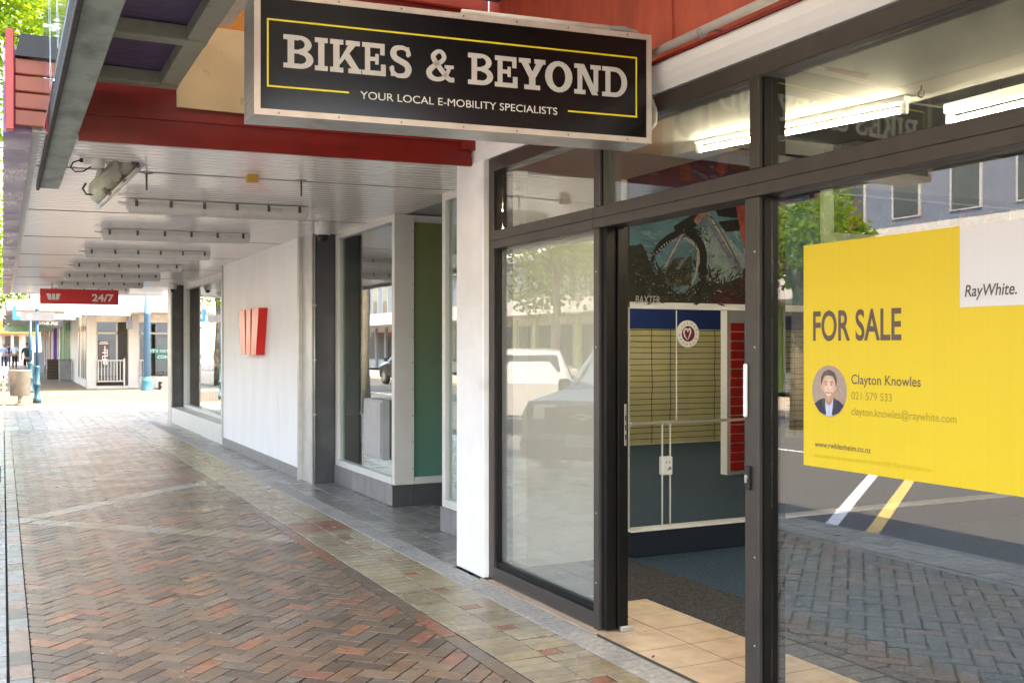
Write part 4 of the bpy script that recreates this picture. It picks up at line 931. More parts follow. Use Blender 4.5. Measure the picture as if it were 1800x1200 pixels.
# ================================================================ FAR CORNER BUILDING
cb = thing('corner_building', 'white corner shop across the side street with wide white awning and pillars', 'shop', (2.7, 40, 0))
def F(name, mb, m, parent=cb, **k): return mb.build(name, m, parent, **k)
M_w2 = mat('white render', (.40, .39, .38), .6, 0, .04, 3); M_dkgl = glass('dark shop glass', (.55, .58, .57), .12)
F('awning', B(.1, 14, 37, 58, 2.74, 3.05), M_w2); F('awning_soffit', B(.12, 14, 37.02, 58, 2.70, 2.739), mat('cream soffit', (.60, .54, .48), .5)); 
F('upper_wall', B(2.7, 14, 40.2, 58, 3.05, 6.2), mat('pale render', (.40, .40, .41), .6)); F('roof', B(2.6, 14.2, 40, 58, 6.2, 6.4), M_char)
F('parapet', B(.9, 3.2, 41.5, 41.6, 3.051, 3.5), mat('grey roof sheet', (.33, .35, .38), .5))
for x in (.8, 1.4, 2.0): F('roof_rail', MB().tube([(x, 37.3, 3.05), (x + 2.1, 41.3, 4.2)], .03, 6), M_w2)
for x0, x1 in ((2.69, 3.02), (4.10, 4.46), (7.3, 7.7), (11, 11.4)): F('pillar', B(x0, x1, 39.7, 40.1, 0, 2.70, bev=.01), M_w2)
F('beam', B(3.021, 14, 39.75, 40.05, 2.45, 2.6995), mat('cream beam', (.68, .64, .60), .5)) if False else F('beam', B(2.7, 14, 40.11, 40.25, 2.42, 2.70), mat('cream beam', (.68, .64, .60), .5))
F('rear_wall', B(2.9, 14, 46, 46.2, 0, 2.7), mat('shop interior', (.16, .15, .13), .7)); F('floor', B(2.9, 14, 40.3, 46, 0.002, .02), mat('tan far paving', 0))
F('base_wall', B(4.461, 7.299, 39.85, 40.2, 0, .42), M_w2)
for x0, x1, z0 in ((3.03, 3.78, .3), (4.48, 7.28, .44)):
    w = F('window_frame', MB().box(x0, x1, 40.12, 40.2, 1.98, 2.05).box(x0, x0 + .06, 40.12, 40.2, z0, 2.42).box(x1 - .06, x1, 40.12, 40.2, z0, 2.42), M_w2)
    F('window_pane', B(x0 + .061, x1 - .061, 40.15, 40.16, z0, 1.979), M_dkgl, w); F('window_pane', B(x0 + .061, x1 - .061, 40.15, 40.16, 2.051, 2.42), M_dkgl, w)
d = F('door', B(3.80, 4.09, 40.5, 40.55, .02, 2.0), mat('dark door', (.06, .04, .035), .3)); F('step', B(3.02, 4.1, 39.7, 40.11, 0.0, .1), M_w2)
ps = F('window_poster', B(3.1, 3.5, 40.135, 40.148, .75, 1.72), mat('charcoal poster', (.07, .055, .06), .5))
A_ = Art(frame_mat((3.1, 40.134, .75), (1, 0, 0), (0, 0, 1)), .001, .002); pk = mat('pink print', (.85, .62, .62), .5)
A_.band(.25, .18, .075, .035, 0, 360, pk); A_.line([(.32, .3), (.16, .3), (.16, .42), (.32, .42), (.32, .5)], .04, pk); A_.line([(.24, .1), (.24, .8)], .025, pk); A_.line([(.16, .55), (.33, .55), (.33, .64), (.2, .66)], .04, pk)
A_.line([(.07, .93), (.33, .93)], .02, M_text).line([(.04, .88), (.36, .88)], .025, M_text); A_.build('poster_print', ps)
for x0, x1 in ((3.03, 3.98), (4.47, 4.8)):
    rl = F('railing', MB().box(x0, x1, 39.6, 39.64, 1.0, 1.04).box(x0, x1, 39.6, 39.64, .25, .29).box(x1 - .05, x1, 39.59, 39.65, .1, 1.1), M_w2)
    x = x0 + .04
    while x < x1 - .06: F('baluster', B(x, x + .025, 39.61, 39.63, .291, .999), M_w2, rl); x += .105
tealm = mat('teal banner', (.02, .17, .16), .5)
for txt, x0, x1, z0, z1 in (("LET'S GET", 4.75, 5.62, 1.28, 1.45), ('CONNECTED', 5.12, 6.3, 1.05, 1.23)):
    bn = F('window_banner', B(x0, x1, 40.10, 40.118, z0, z1, bev=.004), tealm); link('lettering', text_mesh('lettering', txt, z1 - z0 - .07, frame_mat((x0 + .05, 40.096, z0 + .035), (1, 0, 0), (0, 0, 1)), M_text, width=x1 - x0 - .1), bn)
F('counter', B(4.9, 6.6, 42, 42.6, .02, .95), M_timber); F('display_board', B(5.2, 5.75, 40.6, 40.63, 1.45, 1.85), M_w2)
# side wall with tall windows
F('side_wall', B(2.78, 2.98, 40.11, 50.6, 0, 2.70), mat('cream side wall', (.70, .64, .58), .6))
for y in (41.0, 41.9, 42.8, 44.6): 
    w = F('side_window', B(2.755, 2.782, y, y + .62, .25, 2.35), mat('side frame', (.55, .52, .48), .5)); F('pane', B(2.745, 2.754, y + .06, y + .56, .32, 2.28), mat('dark pane', (.07, .07, .07), .15), w)
F('awning_lamp', B(1.9, 4.0, 38.0, 38.15, 2.62, 2.69), mat('far lit batten', (.9, .88, .82), .4, emit=((1, .95, .85), 1.2))); F('awning_lamp', B(1.3, 2.6, 41.0, 41.15, 2.62, 2.69), mat('far lit batten', 0)); F('awning_lamp', B(1.4, 2.6, 44.5, 44.65, 2.62, 2.69), mat('far lit batten', 0))
bl = thing('blade_sign', 'small grey blade sign hanging beside the white pillar of the corner shop', 'sign', (4.1, 39.2, 2.6))
B(3.98, 4.2, 39.2, 39.26, 2.15, 2.5).build('panel', mat('slate panel', (.16, .19, .25), .5), bl); MB().tube([(4.05, 39.23, 2.5), (4.05, 39.23, 2.70)], .015, 6).build('rod', M_clip, bl); MB().tube([(4.15, 39.23, 2.5), (4.15, 39.23, 2.70)], .015, 6).build('rod', M_clip, bl)
on = thing('phone_shop_sign', 'dark slate hanging sign reading one.nz under the far awning', 'sign', (1.66, 45, 2.7))
B(1.1, 2.17, 45, 45.1, 2.27, 2.68).build('panel', mat('slate sign', (.07, .09, .13), .5), on); link('lettering', text_mesh('lettering', 'one.nz', .16, frame_mat((1.22, 44.99, 2.4), (1, 0, 0), (0, 0, 1)), M_text, width=.78, bold=.02), on)
for x in (1.3, 2.0): MB().tube([(x, 45.05, 2.68), (x, 45.05, 2.70)], .02, 6).build('rod', M_clip, on)
# green building and further shops
gb = thing('green_shop', 'green painted shopfront with pilasters beyond the white corner shop', 'shop', (2.9, 55, 0))
gm_ = mat('mint green paint', (.22, .42, .22), .5); gd = mat('dark green trim', (.04, .13, .08), .4); 
B(2.95, 12, 50.7, 66, 0, 5.5).build('wall', mat('cream brickwork', (.55, .48, .36), .6), gb); B(2.85, 12, 58.1, 66, 3.4, 4.0).build('fascia', gm_, gb)
for y in (51.0, 52.4, 55, 58, 61): B(2.85, 2.97, y, y + .5, 0, 3.2).build('pilaster', gm_, gb); B(2.82, 2.97, y + .5, y + .9, 0, 3.2).build('window', gd, gb)
gs = thing('arched_sign', 'pale green arched hanging sign behind the blue sign posts', 'sign', (1.2, 57.5, 2.6))
mb = MB(); pts = [(.05 + 2.3 * t, 57.5, 2.28 + .18 * math.sin(math.pi * t)) for t in [i / 12 for i in range(13)]]; mb.prism([(p[0], p[1], p[2] + .32) for p in pts] + [(2.35, 57.5, 2.3), (.05, 57.5, 2.3)][0:2], (0, .06, 0)); mb.build('panel', mat('pale green board', (.42, .62, .42), .5), gs)
fs = thing('striped_shop', 'pale shopfront with purple and red striped posts far down the footpath', 'shop', (2.6, 75, 0))
B(2.9, 12, 66.2, 95, 0, 6).build('wall', mat('pale shop wall', (.60, .57, .55), .6), fs); B(.4, 2.9, 59, 95, 2.75, 3.0).build('awning', M_w2, fs)
for i, y in enumerate((67, 69, 71.5, 74, 77, 80, 84, 88)): B(2.7, 2.91, y, y + 1.1, 0, 2.7).build('pilaster', [mat('violet post', (.22, .08, .32), .5), M_w2, mat('dark pane', 0), mat('brick red post', (.40, .10, .08), .5), M_w2, mat('dark pane', 0), M_w2, M_w2][i], fs)
os_ = thing('orange_shop', 'far orange fronted shop at the end of the footpath', 'shop', (2, 118, 0))
B(-6, 12, 118, 125, 0, 7).build('wall', mat('far cream wall', (.62, .56, .5), .6), os_); B(-4, 4, 115.5, 117.9, 2.9, 4.2).build('awning', mat('orange fascia', (.62, .13, .03), .5), os_); 
for x in (-3, -1, .2, 1, 2.2): B(x, x + .5, 117.8, 117.99, 0, 2.6).build('window', mat('dark pane', 0), os_)
for x in (-.4, .75, 1.8): B(x, x + .25, 116.5, 116.8, 0, 2.9).build('post', M_w2, os_)
ps_ = thing('palm_sign', 'black hanging sign with yellow palm and orange lettering at far left', 'sign', (.35, 62, 3))
B(.0, 1.15, 62, 62.1, 2.55, 3.05).build('panel', M_black, ps_); link('lettering', text_mesh('lettering', 'Islands', .19, frame_mat((.22, 61.99, 2.66), (1, 0, .05), (0, 0, 1)), mat('orange print', (.85, .30, .03), .5), width=.85, bold=.03), ps_)
A_ = Art(frame_mat((.27, 61.99, 2.86), (1, 0, 0), (0, 0, 1)), .001, .003); yg = mat('yellow green print', (.6, .7, .05), .5)
A_.line([(0, -.22), (.02, 0)], .03, yg)
for a in (20, 70, 120, 170, 215, -30): A_.line([(.02, 0), (.02 + .13 * math.cos(math.radians(a)), .08 * math.sin(math.radians(a)))], [.05, .01], yg)
A_.build('palm_print', ps_)

# ---------------------------------------------------------------- street furniture
def post(x, y, h, lab, rb=.07):
    r = thing('sign_post', lab, 'post', (x, y, 0), 'blue street sign posts')
    MB().lathe([(rb * 1.5, 0), (rb * 1.5, .12), (rb * 1.1, .15), (rb, .45), (rb * 1.35, .47), (rb * 1.35, .52), (rb, .55), (rb, .95), (rb * 1.2, .98), (rb * .7, 1.02)], (x, y, -.02 if y < 36 else 0), 14).build('base', mat('dark teal post base', (.003, .06, .09), .4), r)
    MB().tube([(x, y, .95), (x, y, h)], rb * .62, 10).build('pole', M_bluepost, r); MB().lathe([(rb * .7, h), (rb * .8, h + .03), (rb * .3, h + .07)], (x, y, 0), 10).build('finial', M_bluepost, r); return r
p1_ = post(.84, 30.9, 2.5, 'front blue sign post carrying the grey street name panel')
B(.43, 1.28, 30.80, 30.83, 2.22, 2.46).build('name_panel', mat('grey name panel', (.11, .11, .13), .5), p1_)
A_ = Art(frame_mat((.43, 30.8, 2.22), (1, 0, 0), (0, 0, 1)), .001, .002); A_.disc(.22, .12, .07, .07, mat('sand disc', (.75, .55, .25), .5)); A_.build('disc_print', p1_)
p2b = post(.80, 36.8, 2.42, 'rear blue sign post with a square blue bracket')
mb = MB(); mb.box(.28, .80, 36.75, 36.85, 2.38, 2.5); mb.box(.28, .40, 36.75, 36.85, 2.501, 2.82); mb.build('bracket', mat('bright blue sign', (.008, .14, .36), .4), p2b); 
B(.401, .55, 36.78, 36.82, 2.501, 2.64).build('sign_plate', M_w2, p2b)
bn_ = thing('litter_bin', 'cream cylindrical litter bin on a short post near the blue sign posts', 'bin', (.41, 30, 0))
MB().lathe([(.22, .22), (.25, .24), (.25, .86), (.262, .87), (.262, .90), (.235, .90), (.23, .86)], (.41, 30, 0), 24).build('drum', mat('cream bin metal', (.24, .22, .19), .35, .3), bn_)
MB().tube([(.41, 30, -.02), (.41, 30, .25)], .06, 10).build('post', mat('bin post', (.36, .30, .22), .5), bn_); MB().lathe([(.13, -.02), (.13, .01), (.07, .015)], (.41, 30, 0), 14).build('foot', mat('bin post', 0), bn_)
be = thing('street_bench', 'timber street bench with metal arms cut off by the left edge', 'bench', (-.3, 29.7, 0))
for k in range(4): B(-1.6, .10, 29.45 + k * .12, 29.55 + k * .12, .42, .455, bev=.006).build('seat_slat', M_timber, be)
for k in range(4): B(-1.6, .13, 29.95 + k * .02, 29.985 + k * .02, .55 + k * .115, .645 + k * .115, bev=.006).build('back_slat', mat('bleached timber', (.5, .45, .40), .6, 0, .15, 10), be)
for x in (-1.5, .02):
    B(x - .03, x + .03, 29.4, 29.46, -.02, .62, bev=.006).build('leg', M_timber, be); B(x - .03, x + .03, 29.97, 30.03, -.02, 1.0, bev=.006).build('leg', M_silver, be); B(x - .035, x + .035, 29.38, 30.0, .6205, .66, bev=.006).build('armrest', M_timber, be)
lp = thing('lamp_post', 'pale blue cast iron lamp post standing by the corner shop', 'lamp post', (4.4, 36.9, 0))
MB().lathe([(.20, 0), (.20, .05), (.18, .32), (.20, .34), (.17, .42), (.13, .46), (.14, .48), (.115, .5)], (4.4, 36.75, 0), 8).build('base', mat('teal lamp base', (.03, .17, .24), .45), lp)
MB().lathe([(.115, .5), (.10, 2.6), (.125, 2.62), (.125, 2.67), (.10, 2.7), (.085, 4.9)], (4.4, 36.75, 0), 16).build('shaft', M_lampblue, lp)
MB().lathe([(.05, 4.9), (.2, 4.95), (.24, 5.3), (.1, 5.45)], (4.4, 36.75, 0), 16).build('lantern', M_w2, lp)
pl = thing('brick_planter', 'low brick planter with a small green plant beside the lamp post', 'planter', (5.3, 38, 0))
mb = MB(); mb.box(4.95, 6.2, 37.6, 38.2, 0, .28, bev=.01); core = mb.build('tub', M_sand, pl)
pb_ = B(-.11, .11, -.006, .006, -.032, .032, bev=.003).mesh('brick', mat('planter brick', (.36, .20, .15), .6, 0, .2, 8))
for r in range(4):
    for k in range(5): o = link('brick', pb_, core); o.location = (5.07 + k * .232 + (.05 if r % 2 else 0), 37.594, .036 + r * .069)
mb = MB()
for k in range(70):
    a = U(0, 6.28); q = Vector((5.6 + U(-.2, .25), 37.9 + U(-.15, .15), .3 + U(0, .22))); d_ = Vector((math.cos(a), math.sin(a), U(0, 1))) * .07; e_ = Vector((-d_.y, d_.x, 0)) * .4
    mb.poly([q, q + d_ * .5 + e_, q + d_, q + d_ * .5 - e_])
mb.build('plant', M_leaf2, pl)
cr = thing('slatted_crate', 'dark slatted timber planter box on the shaded far footpath', 'planter', (2.25, 53, 0))
for k in range(6): B(1.85, 2.62, 52.6, 52.66, .05 + k * .15, .17 + k * .15).build('slat', mat('dark crate timber', (.10, .065, .045), .6), cr)
B(1.86, 2.61, 52.67, 53.2, 0, .93).build('body', M_black, cr)
gp = thing('grey_bin', 'grey square tub against the green shop wall', 'tub', (2.55, 49.5, 0)); mb = MB(); mb.loft([[(2.2, 49.2, z), (2.74, 49.2, z), (2.74, 49.7, z), (2.2, 49.7, z)] for z in (0, .04)], smooth=False); mb.box(2.22, 2.72, 49.22, 49.68, .041, .92, bev=.02); mb.build('body', mat('grey tub', (.26, .26, .27), .5), gp); B(2.20, 2.74, 49.2, 49.7, .921, .97, bev=.01).build('rim', mat('grey tub', 0), gp)
ab = thing('sandwich_board', 'white sandwich board standing outside the far shops', 'sign', (1.9, 66, 0))
for s in (-1, 1): MB().prism([(1.6, 66 + s * .3, 0), (2.15, 66 + s * .3, 0), (2.15, 66 + s * .04, 1.2), (1.6, 66 + s * .04, 1.2)], (0, .03 * s, 0)).build('leaf_panel', M_w2, ab)

# ---------------------------------------------------------------- trees
def tree(x, y, h, r, zc, lab, n=5200, m=M_leaf, seed=1):
    rnd = random.Random(seed); t = thing('street_tree', lab, 'tree', (x, y, -.2), 'leafy street trees along the kerb')
    mb = MB(); mb.tube([(x, y, -.25), (x + .03, y, 1.2), (x - .05, y + .05, 2.6), (x + .05, y, zc - .6), (x, y, zc + .8)], [.19, .15, .13, .11, .05], 10)
    blobs = []
    for k in range(16):
        a = rnd.uniform(0, 6.283); e = rnd.uniform(-.6, 1.0); d = Vector((math.cos(a) * math.cos(e), math.sin(a) * math.cos(e), math.sin(e) * .85)) * r * rnd.uniform(.55, .85)
        blobs.append((Vector((x, y, zc)) + d, rnd.uniform(.28, .46) * r)); mb.tube([(x, y, zc - .8 + rnd.uniform(-.4, .6)), Vector((x, y, zc)) + d * .5, Vector((x, y, zc)) + d], [.06, .04, .015], 6)
    mb.build('trunk', M_bark, t); mb = MB()
    for k in range(n):
        c, br = blobs[rnd.randrange(16)]; v = Vector((rnd.gauss(0, 1), rnd.gauss(0, 1), rnd.gauss(0, .8))).normalized() * br * rnd.uniform(.35, 1.08) ** .6
        q = c + v; s = rnd.uniform(.045, .10); u = Vector((rnd.gauss(0, 1), rnd.gauss(0, 1), rnd.gauss(0, .5))).normalized(); w = u.orthogonal().normalized(); w = (w * math.cos(k) + u.cross(w) * math.sin(k))
        mb.poly([q - u * s, q - u * s * .1 + w * s * .75, q + u * s, q - u * s * .1 - w * s * .75])
    mb.build('crown', m, t); return t
tree(-1.9, 26, 11, 3.9, 8.3, 'nearest leafy street tree rising above the bank awning', 15000, M_leaf, 3)
tree(-2.3, 38, 8, 3.6, 5.6, 'leafy street tree behind the purple awning edge', 9000, M_leaf, 5)
tree(-2.2, 48, 9, 4.2, 5.0, 'leafy street tree farther down beside the white awning', 6000, M_leaf2, 8)
tree(-2.0, 76, 9, 4.5, 5.5, 'farthest leafy street tree above the palm sign', 5000, M_leaf2, 9)
tree(-9.4, 16.8, 6, 1.7, 3.6, 'small leafy tree reflected beside the yellow poster', 5000, M_leaf, 13)
tree(-10.0, 28.5, 7, 3.3, 4.6, 'leafy tree reflected in the pane left of the doorway', 10000, M_leaf, 14)

# ---------------------------------------------------------------- people (far down the footpath)
def person(x, y, lab, top, legs, skin_c, hair, step=.16, shorts=False, h=1.72, face=1):
    r = thing('person', lab, 'person', (x, y, 0)); k = h / 1.72
    def skinmesh(nm, V, E, m, par=r):
        me = bpy.data.meshes.new(nm); me.from_pydata([(x + p[0] * k, y + p[1] * k * face, p[2] * k) for p, _ in V], E, []); o = bpy.data.objects.new(nm, me); COL.objects.link(o)
        md = o.modifiers.new('s', 'SKIN'); md2 = o.modifiers.new('u', 'SUBSURF'); md2.levels = md2.render_levels = 2
        for i, (_, rad) in enumerate(V):
            sv = me.skin_vertices[0].data[i]; sv.radius = (rad[0] * k, rad[1] * k) if isinstance(rad, tuple) else (rad * k, rad * k); sv.use_root = (i == 0)
        dg = bpy.context.evaluated_depsgraph_get(); me2 = bpy.data.meshes.new_from_object(o.evaluated_get(dg)); bpy.data.objects.remove(o)
        me2.materials.clear(); me2.materials.append(m)
        for f in me2.polygons: f.use_smooth = True
        return link(nm, me2, par)
    V = [((0, 0, .93), (.14, .10)), ((0, 0, 1.12), (.125, .09)), ((0, 0, 1.32), (.155, .10)), ((0, 0, 1.43), (.10, .075)), ((0, .01, 1.50), .048), ((0, .02, 1.58), (.068, .08)), ((0, .02, 1.66), (.07, .085)),
         ((.17, 0, 1.39), .058), ((.235, -.03, 1.14), .044), ((.24, .05, .90), .034), ((.235, .07, .80), (.022, .036)), ((-.17, 0, 1.39), .058), ((-.235, .03, 1.14), .044), ((-.24, .1, .92), .034), ((-.235, .13, .82), (.022, .036)),
         ((.09, .01, .86), .085), ((.095, step * .6, .48), .056), ((.1, step * .4, .09), .038), ((.1, step * .4 + .12, .035), .032), ((-.09, .01, .86), .085), ((-.095, -step * .1, .48), .056), ((-.1, -step * 1.2, .11), .038), ((-.1, -step * 1.2 + .11, .04), .032)]
    E = [(0, 1), (1, 2), (2, 3), (3, 4), (4, 5), (5, 6), (3, 7), (7, 8), (8, 9), (9, 10), (3, 11), (11, 12), (12, 13), (13, 14), (0, 15), (15, 16), (16, 17), (17, 18), (0, 19), (19, 20), (20, 21), (21, 22)]
    skinmesh('body', V, E, skin_c)
    g = .016
    Vt = [((0, 0, .95), (.155, .115)), ((0, 0, 1.12), (.142, .107)), ((0, 0, 1.32), (.172, .115)), ((0, 0, 1.44), (.105, .085)), ((.175, 0, 1.395), .07), ((.235, -.03, 1.16), .058), ((-.175, 0, 1.395), .07), ((-.235, .03, 1.16), .058)]
    Et = [(0, 1), (1, 2), (2, 3), (3, 4), (4, 5), (3, 6), (6, 7)]
    skinmesh('top', Vt, Et, top)
    Vl = [((0, 0, .95), (.15, .11)), ((.09, .01, .85), .1), ((.095, step * .6, .52 if shorts else .48), .082 if shorts else .07)] + ([] if shorts else [((.1, step * .4, .10), .052)])
    n = len(Vl); Vl += [((-.09, .01, .85), .1), ((-.095, -step * .1, .52 if shorts else .48), .082 if shorts else .07)] + ([] if shorts else [((-.1, -step * 1.2, .12), .052)])
    El = [(i, i + 1) for i in range(n - 1)] + [(0, n)] + [(i, i + 1) for i in range(n, len(Vl) - 1)]
    skinmesh('trousers' if not shorts else 'shorts', Vl, El, legs)
    skinmesh('hair', [((0, -.01, 1.60), (.07, .075)), ((0, .0, 1.68), (.078, .085)), ((0, .01, 1.72), (.05, .06))], [(0, 1), (1, 2)], hair)
    return r
S1 = mat('skin', (.45, .25, .17), .5); H1 = mat('dark hair', (.02, .015, .012), .6); H2 = mat('grey hair', (.25, .22, .19), .6)
person(1.12, 59, 'woman in a dark top and shorts walking away past the blue posts', mat('dark green top', (.02, .05, .045), .7), mat('black cloth', (.012, .012, .014), .8), S1, H1, .2, True)
person(.72, 78, 'man in a white shirt and black trousers walking away', mat('white shirt', (.74, .76, .80), .7), mat('black cloth', 0), S1, H2, .18, False, 1.76)
person(.35, 84, 'person in a dark jacket and blue jeans beyond the white shirted man', mat('navy jacket', (.02, .025, .05), .7), mat('blue jeans', (.08, .14, .26), .7), S1, H1, .14)
person(.06, 76, 'person in a pale blue top standing at the far left edge', mat('pale blue top', (.36, .42, .52), .7), mat('dark trousers', (.03, .04, .06), .7), S1, H2, .08)

# ---------------------------------------------------------------- vehicles (seen in the windows)
M_tyre = mat('tyre rubber', (.02, .02, .02), .8); M_rim = mat('alloy rim', (.5, .5, .5), .3, .8); M_cargl = mat('car glass', (.02, .025, .03), .05, 0, .0); M_hl = mat('headlamp', (.75, .76, .78), .1, 0, 0); M_tl = mat('tail lamp', (.5, .02, .02), .2)
def car(lab, paint, st, L, W_, gl, wheels, loc, rot, ute=False, plate=None, cat='car'):
    r = thing('parked_car' if not ute else 'parked_ute', lab, cat, (0, 0, 0), 'cars parked along the street')
    mb = MB(); rings = []
    for (y, zb, zt, w, wt, zm) in st: rings.append([(-w * .92, y, zb), (-w, y, zb + .12), (-w, y, zm), (-wt, y, zt), (-wt * .6, y, zt + .02), (wt * .6, y, zt + .02), (wt, y, zt), (w, y, zm), (w, y, zb + .12), (w * .92, y, zb)])
    mb.loft(rings, smooth=False); me = mb.build('body', paint, r)
    for nm, pts in gl:
        for s in ((1,) if nm in ('windscreen', 'rear_window') else (1, -1)): MB().prism([(s * p[0], p[1], p[2]) for p in pts], (s * .012, 0, 0) if nm == 'side_window' else (0, pts[0][1] and (-.015 if nm == 'windscreen' else .015), .01)).build(nm, M_cargl, r)
    for wy in wheels:
        for s in (1, -1):
            M = Matrix.Rotation(math.radians(90), 4, 'Y'); w = MB().lathe([(.22, -.11), (.34, -.105), (.36, -.06), (.36, .06), (.34, .105), (.22, .11)], (s * (W_ - .1), wy, .36), 24, M).build('wheel', M_tyre, r)
            MB().lathe([(.21, -.112), (.215, 0), (.21, .112)], (s * (W_ - .1), wy, .36), 16, M).build('rim', M_rim, w)
            MB().tube([(s * (W_ - .02), wy + .47 * math.cos(a), .36 + .47 * math.sin(a)) for a in [k * math.pi / 10 for k in range(11)]], .035, 6).build('wheel_arch', M_tyre, r)
    zf = .82 if not ute else .9
    for s in (1, -1):
        B(s * (W_ - .42) - .16, s * (W_ - .42) + .16, -.03, .08, zf - .09, zf + .09, bev=.02).build('headlight', M_hl, r); B(s * (W_ - .16) - .1, s * (W_ - .16) + .1, L - .06, L + .02, .75, 1.05, bev=.02).build('tail_light', M_tl, r)
        B(s * (W_ + .08) - .09, s * (W_ + .08) + .09, 1.55 if ute else 1.35, 1.65 if ute else 1.45, 1.08, 1.26, bev=.03).build('side_mirror', paint if not ute else M_black, r)
    B(-.52, .52, -.04, .05, .62, zf + .08, bev=.03).build('grille', M_black, r); B(-W_ * .9, W_ * .9, -.09, .1, .32, .56, bev=.04).build('bumper', M_black if ute else paint, r)
    if plate:
        pl_ = B(-.18, .18, -.105, -.092, .50, .63, bev=.003).build('number_plate', M_w2, r); link('plate_text', text_mesh('plate_text', plate, .085, frame_mat((0, -.108, .525), (1, 0, 0), (0, 0, 1)), M_black, width=.3, align='CENTER', bold=.01), pl_)
        MB().tube([(-.13, -.05, .86), (0, -.05, .89), (.13, -.05, .86), (0, -.05, .83), (-.13, -.05, .86)], .015, 6).build('nose_badge', M_rim, r)
    r.location = loc; r.rotation_euler = (0, 0, rot); return r
ute_p = mat('blue silver paint', (.13, .18, .23), .3, .2, .02, 3, coat=.2); wh_p = mat('pearl white paint', (.34, .34, .34), .25, 0, .02, 3, coat=.3); bk_p = mat('black car paint', (.012, .012, .014), .2, 0, .02, 3, coat=.5)
ust = [(0, .42, .85, .84, .7, .75), (.12, .36, 1.02, .90, .8, .85), (1.25, .36, 1.14, .93, .82, .98), (1.95, .36, 1.74, .93, .66, 1.05), (2.2, .36, 1.82, .93, .66, 1.05), (3.3, .36, 1.80, .93, .66, 1.05), (3.62, .36, 1.72, .93, .66, 1.08), (3.72, .36, 1.16, .93, .88, 1.08), (5.25, .4, 1.16, .92, .86, 1.08), (5.3, .5, 1.1, .9, .84, 1.0)]
ugl = [('windscreen', [(-.72, 1.30, 1.17), (.72, 1.30, 1.17), (.62, 1.90, 1.68), (-.62, 1.90, 1.68)]), ('side_window', [(.925, 1.75, 1.12), (.925, 2.6, 1.12), (.70, 2.6, 1.68), (.70, 2.02, 1.68)]), ('side_window', [(.925, 2.66, 1.12), (.925, 3.5, 1.12), (.70, 3.35, 1.68), (.70, 2.66, 1.68)])]
car('blue silver dual cab ute parked nose in at the kerb', ute_p, ust, 5.3, .93, ugl, (1.0, 4.2), (-.55, 10.75, -.2), math.radians(55), True, 'LGY222', 'ute')
sst = [(0, .4, .8, .8, .66, .72), (.12, .34, .98, .88, .74, .82), (1.1, .34, 1.10, .90, .78, .96), (1.75, .34, 1.62, .90, .62, 1.0), (2.1, .34, 1.70, .90, .62, 1.0), (3.6, .34, 1.66, .90, .62, 1.02), (4.25, .36, 1.2, .88, .72, 1.02), (4.5, .42, 1.02, .84, .7, .95)]
sgl = [('windscreen', [(-.70, 1.14, 1.12), (.70, 1.14, 1.12), (.58, 1.72, 1.57), (-.58, 1.72, 1.57)]), ('rear_window', [(-.62, 4.18, 1.24), (.62, 4.18, 1.24), (.56, 3.72, 1.58), (-.56, 3.72, 1.58)]), ('side_window', [(.895, 1.62, 1.06), (.895, 2.5, 1.06), (.67, 2.5, 1.58), (.67, 1.85, 1.58)]), ('side_window', [(.895, 2.56, 1.06), (.895, 3.7, 1.1), (.67, 3.5, 1.55), (.67, 2.56, 1.58)])]
car('pearl white estate car parked beyond the silver ute', wh_p, sst, 4.5, .9, sgl, (.85, 3.55), (-5.6, 21.8, -.25), math.radians(208))
car('black hatchback parked across the street with red tail lights', bk_p, sst, 4.5, .9, sgl, (.85, 3.55), (-10.4, 47, -.25), math.radians(180))
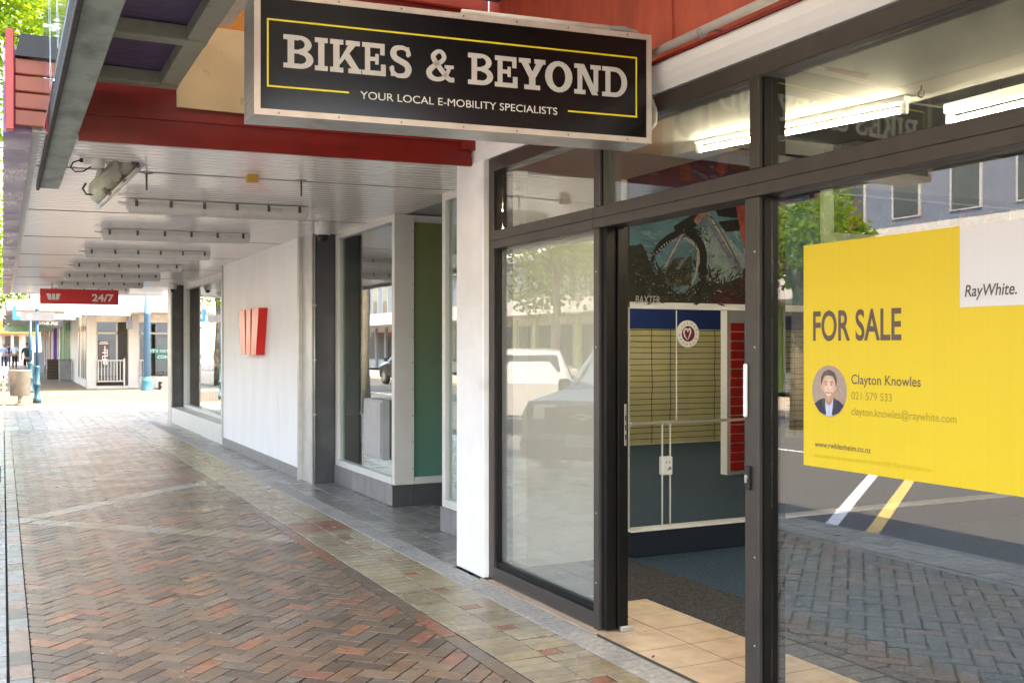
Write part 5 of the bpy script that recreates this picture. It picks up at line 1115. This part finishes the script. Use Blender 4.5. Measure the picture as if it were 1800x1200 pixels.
# ---------------------------------------------------------------- buildings across the street
def opp(y0, y1, h, col, acc, lab, awn, x=-19):
    r = thing('street_building', lab, 'building', (x, y0, 0), 'buildings across the street')
    B(x - 8, x, y0, y1, -.1, 3.2).build('wall', mat('opp wall %s' % lab[:14], col, .6, 0, .06, 2), r); B(x - 8, x - .3, y0, y1, 3.2, h).build('upper_wall', mat('slate blue cladding', (.10, .12, .17), .5, 0, .1, 3, stretch=(1, 1, 12)), r); B(x - 8.2, x + .2, y0 - .05, y1 + .05, h, h + .35).build('parapet', mat('slate parapet', (.16, .17, .19), .5), r); mat('opp acc %s' % lab[:14], acc, .5)
    if h > 7.2: B(x - .29, x + .15, y0 + .02, y1 - .02, 4.2, 5.2).build('fascia', M_w2, r)
    B(x + .001, x + 3, y0 + .1, y1 - .1, 3.0, 3.75).build('awning', awn, r); ya = y0 + .6
    while ya < y1 - 1.6:
        f = B(x - .02, x + .05, ya, ya + 1.5, .5, 2.7).build('shop_window', M_w2, r); B(x + .051, x + .06, ya + .08, ya + 1.42, .6, 2.6).build('pane', M_cargl, f)
        B(x + .001, x + .12, ya + 1.6, ya + 1.95, -.1, 2.95).build('pilaster', mat('opp acc %s' % lab[:14], 0), r)
        f = B(x - .32, x - .25, ya + .2, ya + 1.3, 3.95 if h < 7.2 else 5.5, h - .35).build('window', mat('opp grey frame', (.3, .3, .32), .5), r); B(x - .249, x - .24, ya + .28, ya + 1.22, 4.0 if h < 7.2 else 5.55, h - .42).build('pane', M_cargl, f); ya += 2.2
    return r
opp(-24, 0, 7.6, (.42, .38, .31), (.2, .24, .32), 'cream two storey shop with blue grey parapet across the street', M_w2)
opp(.2, 17, 8.2, (.45, .41, .33), (.30, .40, .12), 'cream shop with lime green pilasters across the street', M_w2)
opp(17.2, 40, 8.8, (.4, .4, .39), (.24, .36, .08), 'grey shop with lime green pilasters and white awning', M_w2)
opp(40.2, 70, 6, (.62, .56, .44), (.45, .2, .12), 'cream shop with terracotta trim farther along the street', M_w2)
opp(70.2, 110, 7, (.5, .52, .55), (.2, .2, .25), 'grey block at the far end of the opposite street side', M_w2)
